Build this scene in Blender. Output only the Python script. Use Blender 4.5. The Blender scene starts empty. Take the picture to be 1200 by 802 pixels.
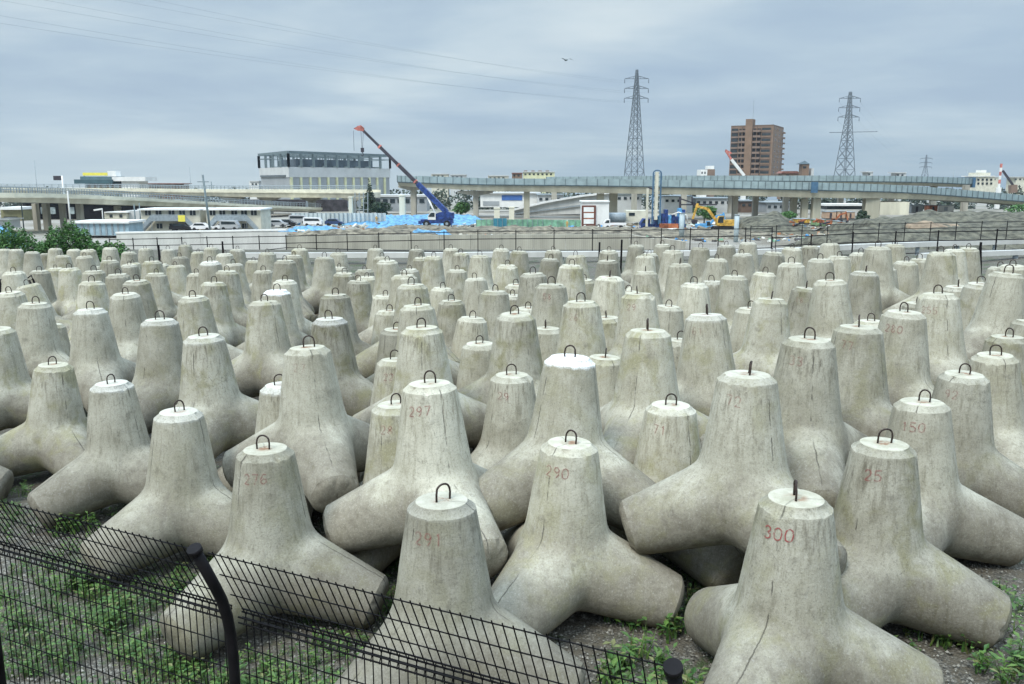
import bpy, bmesh, math, random
import numpy as np
from mathutils import Vector, Matrix
random.seed(11)
HAZE = .00012
SC = bpy.context.scene
COL = SC.collection
R = math.radians
# ---------------------------------------------------------------- camera
HC = 6.14; FPX = 1000.0; PITCH = math.atan(191/1000.0)
CP, SP = math.cos(PITCH), math.sin(PITCH)
cam = bpy.data.cameras.new('camera'); camo = bpy.data.objects.new('camera', cam); COL.objects.link(camo)
cam.sensor_width = 36; cam.lens = 36*FPX/1200.0; cam.clip_start = .1; cam.clip_end = 20000
camo.location = (0, 0, HC); camo.rotation_euler = (math.pi/2-PITCH, 0, 0)
SC.camera = camo
def at(px, py, Y):
    u = (px-600)/FPX; v = (py-401)/FPX
    t = Y/(CP-v*SP)
    return Vector((u*t, Y, HC+t*(-SP-v*CP)))
def ax(px, Y): return at(px, 210, Y).x
def az(py, Y): return at(600, py, Y).z
def smooth(t):
    t = max(0, min(1, t)); return t*t*(3-2*t)
def terrain(x, y):
    yard = .042*max(-42, min(42, x))
    z = yard*(1-smooth((y-54)/18))
    z = z*(1-smooth((y-76)/11)) - 4*smooth((y-76)/11)
    if y > 250: z -= .024*(y-250)
    if y < 8.2: z = z*(1-smooth((8.2-y)/3.0)) + 2.0*smooth((8.2-y)/3.0)
    return z
# ---------------------------------------------------------------- objects
def tag(o, label=None, cat=None, group=None, kind=None):
    if label: o['label'] = label
    if cat: o['category'] = cat
    if group: o['group'] = group
    if kind: o['kind'] = kind
    return o
def empty(name, loc=(0, 0, 0), rz=0, label=None, cat=None, group=None):
    o = bpy.data.objects.new(name, None); COL.objects.link(o)
    o.location = loc; o.rotation_euler = (0, 0, rz); o.empty_display_size = .2
    return tag(o, label, cat, group)
class MB:
    """collects faces in WORLD space, build() makes one mesh object placed relative to its parent"""
    def __init__(s): s.v = []; s.f = []; s.sm = []
    def face(s, pts, smooth=False):
        n = len(s.v); s.v += [tuple(p) for p in pts]; s.f.append(tuple(range(n, n+len(pts)))); s.sm.append(smooth)
    def box(s, x0, x1, y0, y1, z0, z1, m=None):
        c = [(x0,y0,z0),(x1,y0,z0),(x1,y1,z0),(x0,y1,z0),(x0,y0,z1),(x1,y0,z1),(x1,y1,z1),(x0,y1,z1)]
        if m is not None: c = [tuple(m @ Vector(p)) for p in c]
        n = len(s.v); s.v += c
        for q in ((0,3,2,1),(4,5,6,7),(0,1,5,4),(1,2,6,5),(2,3,7,6),(3,0,4,7)):
            s.f.append(tuple(n+i for i in q)); s.sm.append(False)
        return s
    def bar(s, a, b, w, h=None, up=Vector((0, 0, 1))):
        a = Vector(a); b = Vector(b); h = h or w; d = b-a; L = d.length
        if L < 1e-6: return s
        d.normalize(); side = d.cross(up)
        if side.length < 1e-3: side = d.cross(Vector((0, 1, 0)))
        side.normalize(); u = side.cross(d)
        m = Matrix((( d.x, side.x, u.x, a.x), (d.y, side.y, u.y, a.y), (d.z, side.z, u.z, a.z), (0, 0, 0, 1)))
        return s.box(0, L, -w/2, w/2, -h/2, h/2, m)
    def tube(s, pts, r, n=8, caps=True, r2=None):
        pts = [Vector(p) for p in pts]; k = len(pts); base = len(s.v); prev = None
        for i, p in enumerate(pts):
            d = (pts[min(i+1, k-1)]-pts[max(i-1, 0)]).normalized()
            if prev is None:
                side = d.cross(Vector((0, 0, 1)))
                if side.length < 1e-3: side = Vector((1, 0, 0))
            else: side = prev-d*prev.dot(d)
            side.normalize(); prev = side; u = d.cross(side)
            rr = r if r2 is None else r+(r2-r)*i/(k-1)
            for j in range(n):
                a = 2*math.pi*j/n; s.v.append(tuple(p+side*math.cos(a)*rr+u*math.sin(a)*rr))
        for i in range(k-1):
            for j in range(n):
                a = base+i*n+j; b = base+i*n+(j+1) % n
                s.f.append((a, b, b+n, a+n)); s.sm.append(True)
        if caps:
            s.f.append(tuple(base+j for j in range(n))[::-1]); s.sm.append(False)
            s.f.append(tuple(base+(k-1)*n+j for j in range(n))); s.sm.append(False)
        return s
    def prism(s, poly, z0, z1):
        """poly: (x,y) list, z may be numbers"""
        n = len(s.v); k = len(poly)
        s.v += [(x, y, z0) for x, y in poly]+[(x, y, z1) for x, y in poly]
        s.f.append(tuple(range(n, n+k))[::-1]); s.sm.append(False)
        s.f.append(tuple(range(n+k, n+2*k))); s.sm.append(False)
        for i in range(k):
            j = (i+1) % k; s.f.append((n+i, n+j, n+k+j, n+k+i)); s.sm.append(False)
        return s
    def extr(s, poly, y0, y1):
        """poly of (x,z) extruded along y"""
        n = len(s.v); k = len(poly)
        s.v += [(x, y0, z) for x, z in poly]+[(x, y1, z) for x, z in poly]
        s.f.append(tuple(range(n, n+k))); s.sm.append(False)
        s.f.append(tuple(range(n+k, n+2*k))[::-1]); s.sm.append(False)
        for i in range(k):
            j = (i+1) % k; s.f.append((n+j, n+i, n+k+i, n+k+j)); s.sm.append(False)
        return s
    def build(s, name, m, parent=None, rel=None):
        me = bpy.data.meshes.new(name)
        off = Vector((0, 0, 0))
        M = None
        if parent is not None:
            root = parent; M = Matrix.Identity(4)
            while root is not None:
                M = Matrix.LocRotScale(root.location, root.rotation_euler, None) @ M; root = root.parent
            Mi = M.inverted()
            vs = [tuple(Mi @ Vector(v)) for v in s.v] if rel is None else s.v
        else: vs = s.v
        me.from_pydata(vs, [], s.f)
        me.polygons.foreach_set('use_smooth', s.sm); me.update()
        bm = bmesh.new(); bm.from_mesh(me); bmesh.ops.recalc_face_normals(bm, faces=bm.faces); bm.to_mesh(me); bm.free()
        if m is not None: me.materials.append(m)
        o = bpy.data.objects.new(name, me); COL.objects.link(o)
        if parent is not None: o.parent = parent
        return o
def pbox(name, m, parent, px0, px1, y0, y1, Y, d):
    """box whose front face covers the given picture span when seen at distance Y; d metres deep"""
    a = at(px0, y1, Y); b = at(px1, y0, Y)
    return MB().box(a.x, b.x, Y, Y+d, a.z, b.z).build(name, m, parent)
# ---------------------------------------------------------------- materials
def newmat(name):
    m = bpy.data.materials.new(name); m.use_nodes = True; nt = m.node_tree; nt.nodes.clear()
    return m, nt, nt.nodes, nt.links
class NT:
    def __init__(s, nt): s.nt = nt
    def n(s, t, **k):
        x = s.nt.nodes.new(t)
        for a, b in k.items():
            if a in x.inputs: pass
            setattr(x, a, b)
        return x
    def l(s, a, b): s.nt.links.new(a, b)
    def math(s, op, a, b=None, c=None, clamp=False):
        x = s.n('ShaderNodeMath', operation=op); x.use_clamp = clamp
        for i, v in enumerate((a, b, c)):
            if v is None: continue
            if isinstance(v, (int, float)): x.inputs[i].default_value = v
            else: s.l(v, x.inputs[i])
        return x.outputs[0]
    def mix(s, f, a, b, bt='MIX'):
        x = s.n('ShaderNodeMix', data_type='RGBA', blend_type=bt)
        for i, v in ((0, f), (6, a), (7, b)):
            if isinstance(v, (int, float)): x.inputs[i].default_value = v
            elif isinstance(v, tuple): x.inputs[i].default_value = v if len(v) == 4 else (*v, 1)
            else: s.l(v, x.inputs[i])
        return x.outputs[2]
    def noise(s, vec, scale, detail=4, rough=.55, dist=0, w=None):
        x = s.n('ShaderNodeTexNoise')
        if w is not None:
            x.noise_dimensions = '4D'; s.l(w, x.inputs['W'])
        x.inputs['Scale'].default_value = scale; x.inputs['Detail'].default_value = detail
        x.inputs['Roughness'].default_value = rough; x.inputs['Distortion'].default_value = dist
        if vec is not None: s.l(vec, x.inputs['Vector'])
        return x.outputs[0]
    def ramp(s, f, a, b, lo=0., hi=1.):
        x = s.n('ShaderNodeMapRange'); x.interpolation_type = 'SMOOTHSTEP'
        s.l(f, x.inputs[0]); x.inputs[1].default_value = a; x.inputs[2].default_value = b
        x.inputs[3].default_value = lo; x.inputs[4].default_value = hi
        return x.outputs[0]
    def mapping(s, vec, sc):
        x = s.n('ShaderNodeMapping'); x.inputs['Scale'].default_value = sc; s.l(vec, x.inputs['Vector']); return x.outputs[0]
_mc = {}
def mat(name, c, rough=.8, var=.12, scale=1.5, metal=0., bump=0., streak=False, spec=.35):
    if name in _mc: return _mc[name]
    m, nt, _, _ = newmat(name); g = NT(nt)
    out = g.n('ShaderNodeOutputMaterial'); b = g.n('ShaderNodeBsdfPrincipled'); g.l(b.outputs[0], out.inputs[0])
    geo = g.n('ShaderNodeNewGeometry')
    vec = geo.outputs['Position']
    if streak: vec = g.mapping(vec, (1, 1, .15))
    n1 = g.noise(vec, scale, 5, .6)
    lo = tuple(max(0, x*(1-2.2*var)) for x in c); hi = tuple(min(1, x*(1+1.6*var)) for x in c)
    col = g.mix(g.ramp(n1, .25, .75), lo, hi)
    g.l(col, b.inputs['Base Color']); b.inputs['Roughness'].default_value = rough; b.inputs['Metallic'].default_value = metal; b.inputs['Specular IOR Level'].default_value = spec
    if bump:
        bp = g.n('ShaderNodeBump'); bp.inputs['Strength'].default_value = bump; bp.inputs['Distance'].default_value = .02
        g.l(g.noise(geo.outputs['Position'], scale*12, 4), bp.inputs['Height']); g.l(bp.outputs[0], b.inputs['Normal'])
    _mc[name] = m; return m

def concrete_material():
    m, nt, _, _ = newmat('weathered_cast_concrete'); g = NT(nt)
    out = g.n('ShaderNodeOutputMaterial'); b = g.n('ShaderNodeBsdfPrincipled'); g.l(b.outputs[0], out.inputs[0])
    tc = g.n('ShaderNodeTexCoord'); P = tc.outputs['Object']
    oi = g.n('ShaderNodeObjectInfo'); w = g.math('MULTIPLY', oi.outputs['Random'], 57.3)
    sep = g.n('ShaderNodeSeparateXYZ'); g.l(P, sep.inputs[0]); X, Y, Z = sep.outputs
    cs = g.n('ShaderNodeSeparateColor'); g.l(oi.outputs['Color'], cs.inputs[0]); cr, cg, cb = cs.outputs
    big = g.noise(P, 1.3, 5, .6, .4, w); med = g.noise(P, 5, 6, .65, .3, w); fine = g.noise(P, 42, 5, .7, 0, w); grit = g.noise(P, 150, 3, .7, 0, w)
    st = g.noise(g.mapping(P, (7, 7, .42)), 1.6, 6, .68, .15, w); st2 = g.noise(g.mapping(P, (22, 22, .8)), 1.2, 4, .7, .1, w)
    base = g.mix(g.ramp(big, .3, .7), (.50, .47, .36), (.75, .72, .585))
    # lower legs: cast face with brown-grey mottling plus painted top-lit darkening, ragged border
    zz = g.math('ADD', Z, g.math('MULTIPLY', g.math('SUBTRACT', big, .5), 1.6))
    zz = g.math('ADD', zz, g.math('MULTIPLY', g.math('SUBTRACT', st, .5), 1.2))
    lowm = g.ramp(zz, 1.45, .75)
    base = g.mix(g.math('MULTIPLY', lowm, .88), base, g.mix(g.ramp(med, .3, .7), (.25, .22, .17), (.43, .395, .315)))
    # vertical streaks
    base = g.mix(g.ramp(st, .48, .74, 0, .60), base, (.22, .195, .125))
    base = g.mix(g.ramp(st2, .52, .74, 0, .42), base, (.23, .21, .14))
    base = g.mix(g.ramp(st2, .44, .26, 0, .30), base, (.66, .655, .61))
    # olive / ochre tint patches
    tint = g.math('MULTIPLY', g.ramp(g.noise(P, 2.1, 4, .6, .5, g.math('ADD', w, 13)), .46, .68), g.math('MULTIPLY', cg, .85))
    base = g.mix(tint, base, (.40, .375, .20))
    # blotches + grain
    base = g.mix(g.ramp(med, .54, .72, 0, .50), base, (.24, .22, .17))
    base = g.mix(g.ramp(fine, .51, .68, 0, .50), base, (.19, .175, .14))
    base = g.mix(g.ramp(fine, .47, .30, 0, .45), base, (.74, .73, .66))
    base = g.mix(g.ramp(grit, .53, .66, 0, .5), base, (.17, .165, .15))
    # drip stains just below the chamfer
    drip = g.math('MULTIPLY', g.ramp(Z, 1.75, 2.42), g.ramp(g.math('SUBTRACT', 0, Z), -2.56, -2.46))
    d2 = g.noise(g.mapping(P, (16, 16, .35)), 1.5, 4, .6, 0, g.math('ADD', w, 5))
    dob = g.ramp(g.math('FRACT', g.math('MULTIPLY', oi.outputs['Random'], 7.77)), .1, .9, .25, 1.5)
    drip = g.math('MULTIPLY', drip, dob)
    base = g.mix(g.math('MULTIPLY', drip, g.ramp(d2, .48, .70, 0, .48)), base, (.17, .145, .10))
    # mould seams: three half planes through the upright axis, wobbling and broken
    wob = g.math('MULTIPLY', g.math('SUBTRACT', g.noise(P, 6, 4, .7, 0, w), .5), .06)
    seam = None
    for k, (ph, act) in enumerate(((0, 1), (120, 1), (240, 1))):
        c, s_ = math.cos(R(ph)), math.sin(R(ph))
        d = g.math('ABSOLUTE', g.math('ADD', g.math('SUBTRACT', g.math('MULTIPLY', X, s_), g.math('MULTIPLY', Y, c)), wob))
        half = g.math('GREATER_THAN', g.math('ADD', g.math('MULTIPLY', X, c), g.math('MULTIPLY', Y, s_)), .02)
        q = g.math('MULTIPLY', g.ramp(d, .011, .003), half)
        pick = g.ramp(g.noise(g.mapping(P, (.3, .3, 2.2)), 1.3, 3, .6, 0, g.math('ADD', w, 3.1*k)), .47, .58)
        q = g.math('MULTIPLY', q, pick)
        seam = q if seam is None else g.math('MAXIMUM', seam, q)
    base = g.mix(g.math('MULTIPLY', seam, .65), base, (.07, .062, .05))
    # hairline cracks
    cv = g.n('ShaderNodeTexVoronoi'); cv.feature = 'DISTANCE_TO_EDGE'; cv.voronoi_dimensions = '4D'; cv.inputs['Scale'].default_value = 1.6
    dn = g.n('ShaderNodeVectorMath', operation='ADD'); nv = g.n('ShaderNodeTexNoise'); nv.inputs['Scale'].default_value = 3.0; nv.inputs['Detail'].default_value = 5; g.l(P, nv.inputs['Vector'])
    sc_ = g.n('ShaderNodeVectorMath', operation='SCALE'); sc_.inputs['Scale'].default_value = .55; g.l(nv.outputs['Color'], sc_.inputs[0])
    g.l(P, dn.inputs[0]); g.l(sc_.outputs[0], dn.inputs[1]); g.l(dn.outputs[0], cv.inputs['Vector']); g.l(w, cv.inputs['W'])
    crack = g.math('MULTIPLY', g.ramp(cv.outputs['Distance'], .006, .001), g.ramp(big, .52, .62))
    base = g.mix(g.math('MULTIPLY', crack, .4), base, (.10, .09, .075))
    # small air holes
    vo = g.n('ShaderNodeTexVoronoi'); vo.voronoi_dimensions = '4D'; vo.inputs['Scale'].default_value = 22; g.l(P, vo.inputs['Vector']); g.l(w, vo.inputs['W'])
    hole = g.math('MULTIPLY', g.ramp(vo.outputs['Distance'], .13, .07), g.ramp(med, .50, .60))
    base = g.mix(g.math('MULTIPLY', hole, .7), base, (.09, .085, .075))
    # soil splash on the feet
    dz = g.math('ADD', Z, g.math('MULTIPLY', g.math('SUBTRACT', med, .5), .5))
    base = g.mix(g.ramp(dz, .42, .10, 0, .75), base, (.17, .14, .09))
    # rust and grime round the lifting loop
    rad = g.math('SQRT', g.math('ADD', g.math('MULTIPLY', X, X), g.math('MULTIPLY', Y, Y)))
    rust = g.math('MULTIPLY', g.math('MULTIPLY', g.ramp(rad, .17, .05), g.ramp(Z, 2.55, 2.59)), g.ramp(med, .42, .58, 0, .8))
    # object tone
    hsv = g.n('ShaderNodeHueSaturation'); g.l(base, hsv.inputs['Color']); g.l(g.math('MULTIPLY_ADD', cb, .36, .40), hsv.inputs['Value'])
    hsv.inputs['Saturation'].default_value = 1.0
    base = hsv.outputs[0]
    # cast top disc and its lip: paler fresh cement, painted white on some (object colour red)
    top = g.ramp(Z, 2.585, 2.597)
    base = g.mix(g.math('MULTIPLY', top, .62), base, g.mix(g.ramp(med, .35, .65), (.40, .38, .29), (.58, .56, .46)))
    base = g.mix(rust, base, (.20, .085, .035))
    rimz = g.math('ADD', Z, g.math('MULTIPLY', g.math('SUBTRACT', med, .5), .22))
    wh = g.math('MULTIPLY', g.math('MULTIPLY', g.ramp(rimz, 2.46, 2.52), cr), g.ramp(fine, .62, .48, .35, 1))
    base = g.mix(wh, base, (.74, .745, .73))
    g.l(base, b.inputs['Base Color']); b.inputs['Roughness'].default_value = .92; b.inputs['Specular IOR Level'].default_value = .25
    hgt = g.math('ADD', g.math('MULTIPLY', fine, .5), g.math('MULTIPLY', grit, .25))
    hgt = g.math('ADD', hgt, g.math('MULTIPLY', med, 1.6))
    hgt = g.math('SUBTRACT', hgt, g.math('MULTIPLY', g.math('MAXIMUM', seam, hole), 1.0))
    bp = g.n('ShaderNodeBump'); bp.inputs['Strength'].default_value = .75; bp.inputs['Distance'].default_value = .014
    g.l(hgt, bp.inputs['Height']); g.l(bp.outputs[0], b.inputs['Normal'])
    return m
M_CONC = concrete_material()
M_REBAR = mat('rusty_reinforcing_bar', (.045, .032, .026), .65, .3, 30, .3)
def red_paint():
    m, nt, _, _ = newmat('faded_red_paint'); g = NT(nt)
    out = g.n('ShaderNodeOutputMaterial'); b = g.n('ShaderNodeBsdfPrincipled'); t = g.n('ShaderNodeBsdfTransparent'); mx = g.n('ShaderNodeMixShader')
    tc = g.n('ShaderNodeTexCoord'); oi = g.n('ShaderNodeObjectInfo')
    n = g.noise(tc.outputs['Object'], 28, 5, .75, 0, g.math('MULTIPLY', oi.outputs['Random'], 31))
    cs = g.n('ShaderNodeSeparateColor'); g.l(oi.outputs['Color'], cs.inputs[0])
    f = g.math('MULTIPLY', g.ramp(n, .36, .56, .2, 1.), cs.outputs[0], clamp=True)
    b.inputs['Base Color'].default_value = (.30, .065, .06, 1); b.inputs['Roughness'].default_value = .9
    g.l(f, mx.inputs[0]); g.l(t.outputs[0], mx.inputs[1]); g.l(b.outputs[0], mx.inputs[2]); g.l(mx.outputs[0], out.inputs[0])
    return m
M_RED = red_paint()

# ---------------------------------------------------------------- the tetrapod mesh
H = 2.6; ZC = .353*H; LEG = .647*H; SR = .612*H; RR = .151*H; CR = .113*H; SLOPE = .165
def lateral(s): return RR+(SR-s)*SLOPE
def leg_dirs():
    c, s = math.sqrt(8)/3, -1/3
    return np.array([[0, 0, 1]]+[[c*math.cos(R(a)), c*math.sin(R(a)), s] for a in (0, 120, 240)])
DIRS = leg_dirs()
def body_mesh(seed):
    rs = np.random.default_rng(seed)
    NTH = 72
    th = np.arange(NTH)*2*math.pi/NTH
    tp = (th+math.pi/3) % (2*math.pi/3)-math.pi/3
    phimax = np.arctan2(1.33333, .942809*np.cos(tp))
    phir = math.atan(RR/SR)
    slist = np.concatenate([[SR-.004, SR-.03], np.linspace(SR-.09, .20*H, 24), np.linspace(.185*H, .10*H, 12)])
    ph0 = np.arctan2(lateral(slist), slist); g = (ph0-phir)/(ph0[-1]-phir); g[-1] = 1
    K = .0125*H
    r0 = lateral(0)
    def F(p):
        fs = []
        for d in DIRS:
            s = p @ d; rho = np.linalg.norm(p-s[:, None]*d, axis=1)
            a = (rho-lateral(s))*.988
            b_ = np.sqrt(rho**2+s**2)-r0
            fs.append(np.where(s > 0, a, b_))
        fs = np.array(fs); mn = fs.min(0)
        return mn-K*np.log(np.exp(-(fs-mn)/K).sum(0))
    rows = []   # local leg rows (each NTH x 3), from cap to boundary
    def ring(rad, s): return np.stack([rad*np.cos(th), rad*np.sin(th), np.full(NTH, s)], 1)
    rows.append(ring(CR*.5, LEG)); rows.append(ring(CR-.012, LEG)); rows.append(ring(CR, LEG-.003))
    rows.append(ring(CR+.004, LEG-.010)); rows.append(ring(RR-.014, SR+.012)); rows.append(ring(RR-.002, SR+.004))
    for gj in g:
        ph = phir+(phimax-phir)*gj
        d = np.stack([np.sin(ph)*np.cos(th), np.sin(ph)*np.sin(th), np.cos(ph)], 1)
        lo = np.full(NTH, .05*H); hi = np.full(NTH, .75*H)
        for _ in range(34):
            mid = (lo+hi)/2; f = F(d*mid[:, None]); lo = np.where(f < 0, mid, lo); hi = np.where(f < 0, hi, mid)
        rows.append(d*((lo+hi)/2)[:, None])
    rows = np.array(rows)                       # NR x NTH x 3
    NR = len(rows)
    V = []; Fc = []
    rows0 = rows
    low = rows.copy()
    rads = [.05*H, .085*H, .108*H, .126*H, .139*H, .1475*H]; hs = [LEG, LEG-.004, LEG-.014, LEG-.034, LEG-.062, SR-.006+.012]
    for q in range(6): low[q] = ring(rads[q], hs[q])
    for k in range(4):
        rows = rows0 if k == 0 else low
        if k == 0: Rm = np.eye(3)
        else:
            b_ = DIRS[0]+DIRS[k]; b_ /= np.linalg.norm(b_); Rm = 2*np.outer(b_, b_)-np.eye(3)
        base = len(V)
        V.append([0, 0, 0]); V[-1] = list(Rm @ np.array([0, 0, LEG]))
        for r in rows:
            V += [list(x) for x in (r @ Rm.T)]
        for j in range(NTH):
            Fc.append((base, base+1+j, base+1+(j+1) % NTH))
        for i in range(NR-1):
            for j in range(NTH):
                a = base+1+i*NTH+j; b2 = base+1+i*NTH+(j+1) % NTH
                Fc.append((a, a+NTH, b2+NTH, b2))
    me = bpy.data.meshes.new('tetrapod_body'); me.from_pydata([tuple(v) for v in V], [], Fc); me.update()
    bm = bmesh.new(); bm.from_mesh(me)
    bmesh.ops.remove_doubles(bm, verts=bm.verts, dist=.002)
    bmesh.ops.recalc_face_normals(bm, faces=bm.faces)
    from mathutils import noise
    for v in bm.verts:
        p = v.co.copy(); q = p*1.1+Vector((seed*7.3, 0, 0))
        n = noise.noise(q)*.016+noise.noise(p*4+Vector((0, seed*3.1, 0)))*.005
        # chipped lips near the ends of the legs
        for d in DIRS:
            s = p.dot(Vector(d))
            if s > SR-.05:
                c = noise.noise(p*9+Vector((seed*5.7, 2, 0)))
                if c > .2: n -= (c-.2)*.08
        if max(p.dot(Vector(d)) for d in DIRS) > LEG-.006: n = 0
        v.co += p.normalized()*n
        v.co.z += ZC
    for f in bm.faces: f.smooth = True
    for e in bm.edges:
        if len(e.link_faces) == 2 and e.calc_face_angle(0) > R(24): e.smooth = False
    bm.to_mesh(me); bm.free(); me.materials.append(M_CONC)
    return me
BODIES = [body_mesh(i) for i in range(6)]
def loop_mesh(kind):
    mb = MB(); w = .078+.012*kind; h = .15+.03*kind
    pts = [(-w, 0, -.03), (-w-.004, 0, h*.5)]
    for i in range(0, 13):
        a = math.pi-math.pi*i/12; pts.append((w*math.cos(a), .004*math.sin(3*a), h*.62+(.085)*math.sin(a)))
    pts += [(w+.004, 0, h*.5), (w, 0, -.03)]
    mb.tube(pts, .0125, 8)
    me = bpy.data.meshes.new('lifting_loop'); me.from_pydata(mb.v, [], mb.f); me.polygons.foreach_set('use_smooth', mb.sm); me.materials.append(M_REBAR)
    return me
LOOPS = [loop_mesh(0), loop_mesh(1)]
GL = {'0': [[(.5, 1), (.12, .85), (0, .5), (.12, .12), (.5, 0), (.88, .12), (1, .5), (.88, .85), (.5, 1)]],
 '1': [[(.3, .8), (.55, 1), (.55, 0)]],
 '2': [[(.05, .78), (.3, 1), (.72, .98), (.92, .74), (.8, .5), (.1, .03), (.95, 0)]],
 '3': [[(.05, .85), (.4, 1), (.8, .9), (.85, .65), (.45, .52), (.88, .4), (.9, .13), (.5, 0), (.05, .12)]],
 '4': [[(.7, 0), (.7, 1), (.05, .33), (.98, .33)]],
 '5': [[(.9, 1), (.15, 1), (.1, .57), (.55, .62), (.92, .4), (.85, .1), (.45, 0), (.05, .1)]],
 '6': [[(.85, .92), (.4, 1), (.08, .6), (.05, .2), (.45, 0), (.9, .2), (.8, .48), (.4, .55), (.07, .33)]],
 '7': [[(.05, 1), (.95, 1), (.45, 0)]],
 '8': [[(.5, .52), (.12, .75), (.5, 1), (.88, .75), (.5, .52), (.06, .25), (.5, 0), (.94, .25), (.5, .52)]],
 '9': [[(.92, .66), (.55, .45), (.1, .65), (.25, .95), (.65, 1), (.92, .75), (.88, .3), (.5, 0)]]}
def number_mesh(txt, az0, zc, ch=.135, cw=.085, gap=.035, lw=.016, tilt=0.):
    lw = .015
    """digits painted on the upright leg; az0 = azimuth of the text centre in the pod's own frame"""
    n = len(txt); W = n*cw+(n-1)*gap; v = []; f = []
    def surf(u, z):
        s = z-ZC; r = lateral(min(s, SR-.001))+.006
        a = az0+u/r
        return (r*math.cos(a), r*math.sin(a), z)
    for i, c in enumerate(txt):
        u0 = -W/2+i*(cw+gap)
        for st in GL[c]:
            P = []
            for (x0, y0), (x1, y1) in zip(st[:-1], st[1:]):
                for t in range(5): P.append((u0+(x0+(x1-x0)*t/5)*cw, (y0+(y1-y0)*t/5)*ch))
            P.append((u0+st[-1][0]*cw, st[-1][1]*ch))
            base = len(v)
            for k, p in enumerate(P):
                a = P[max(k-1, 0)]; b = P[min(k+1, len(P)-1)]; dx, dy = b[0]-a[0], b[1]-a[1]; L = math.hypot(dx, dy) or 1
                nx, ny = -dy/L*lw/2, dx/L*lw/2
                for sg in (1, -1):
                    uu = p[0]+nx*sg; zz = zc-ch/2+p[1]+ny*sg+tilt*uu
                    v.append(surf(uu, zz))
            for k in range(len(P)-1):
                a = base+2*k; f.append((a, a+1, a+3, a+2))
    me = bpy.data.meshes.new('painted_number'); me.from_pydata(v, [], f); me.materials.append(M_RED); me.update()
    return me
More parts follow.
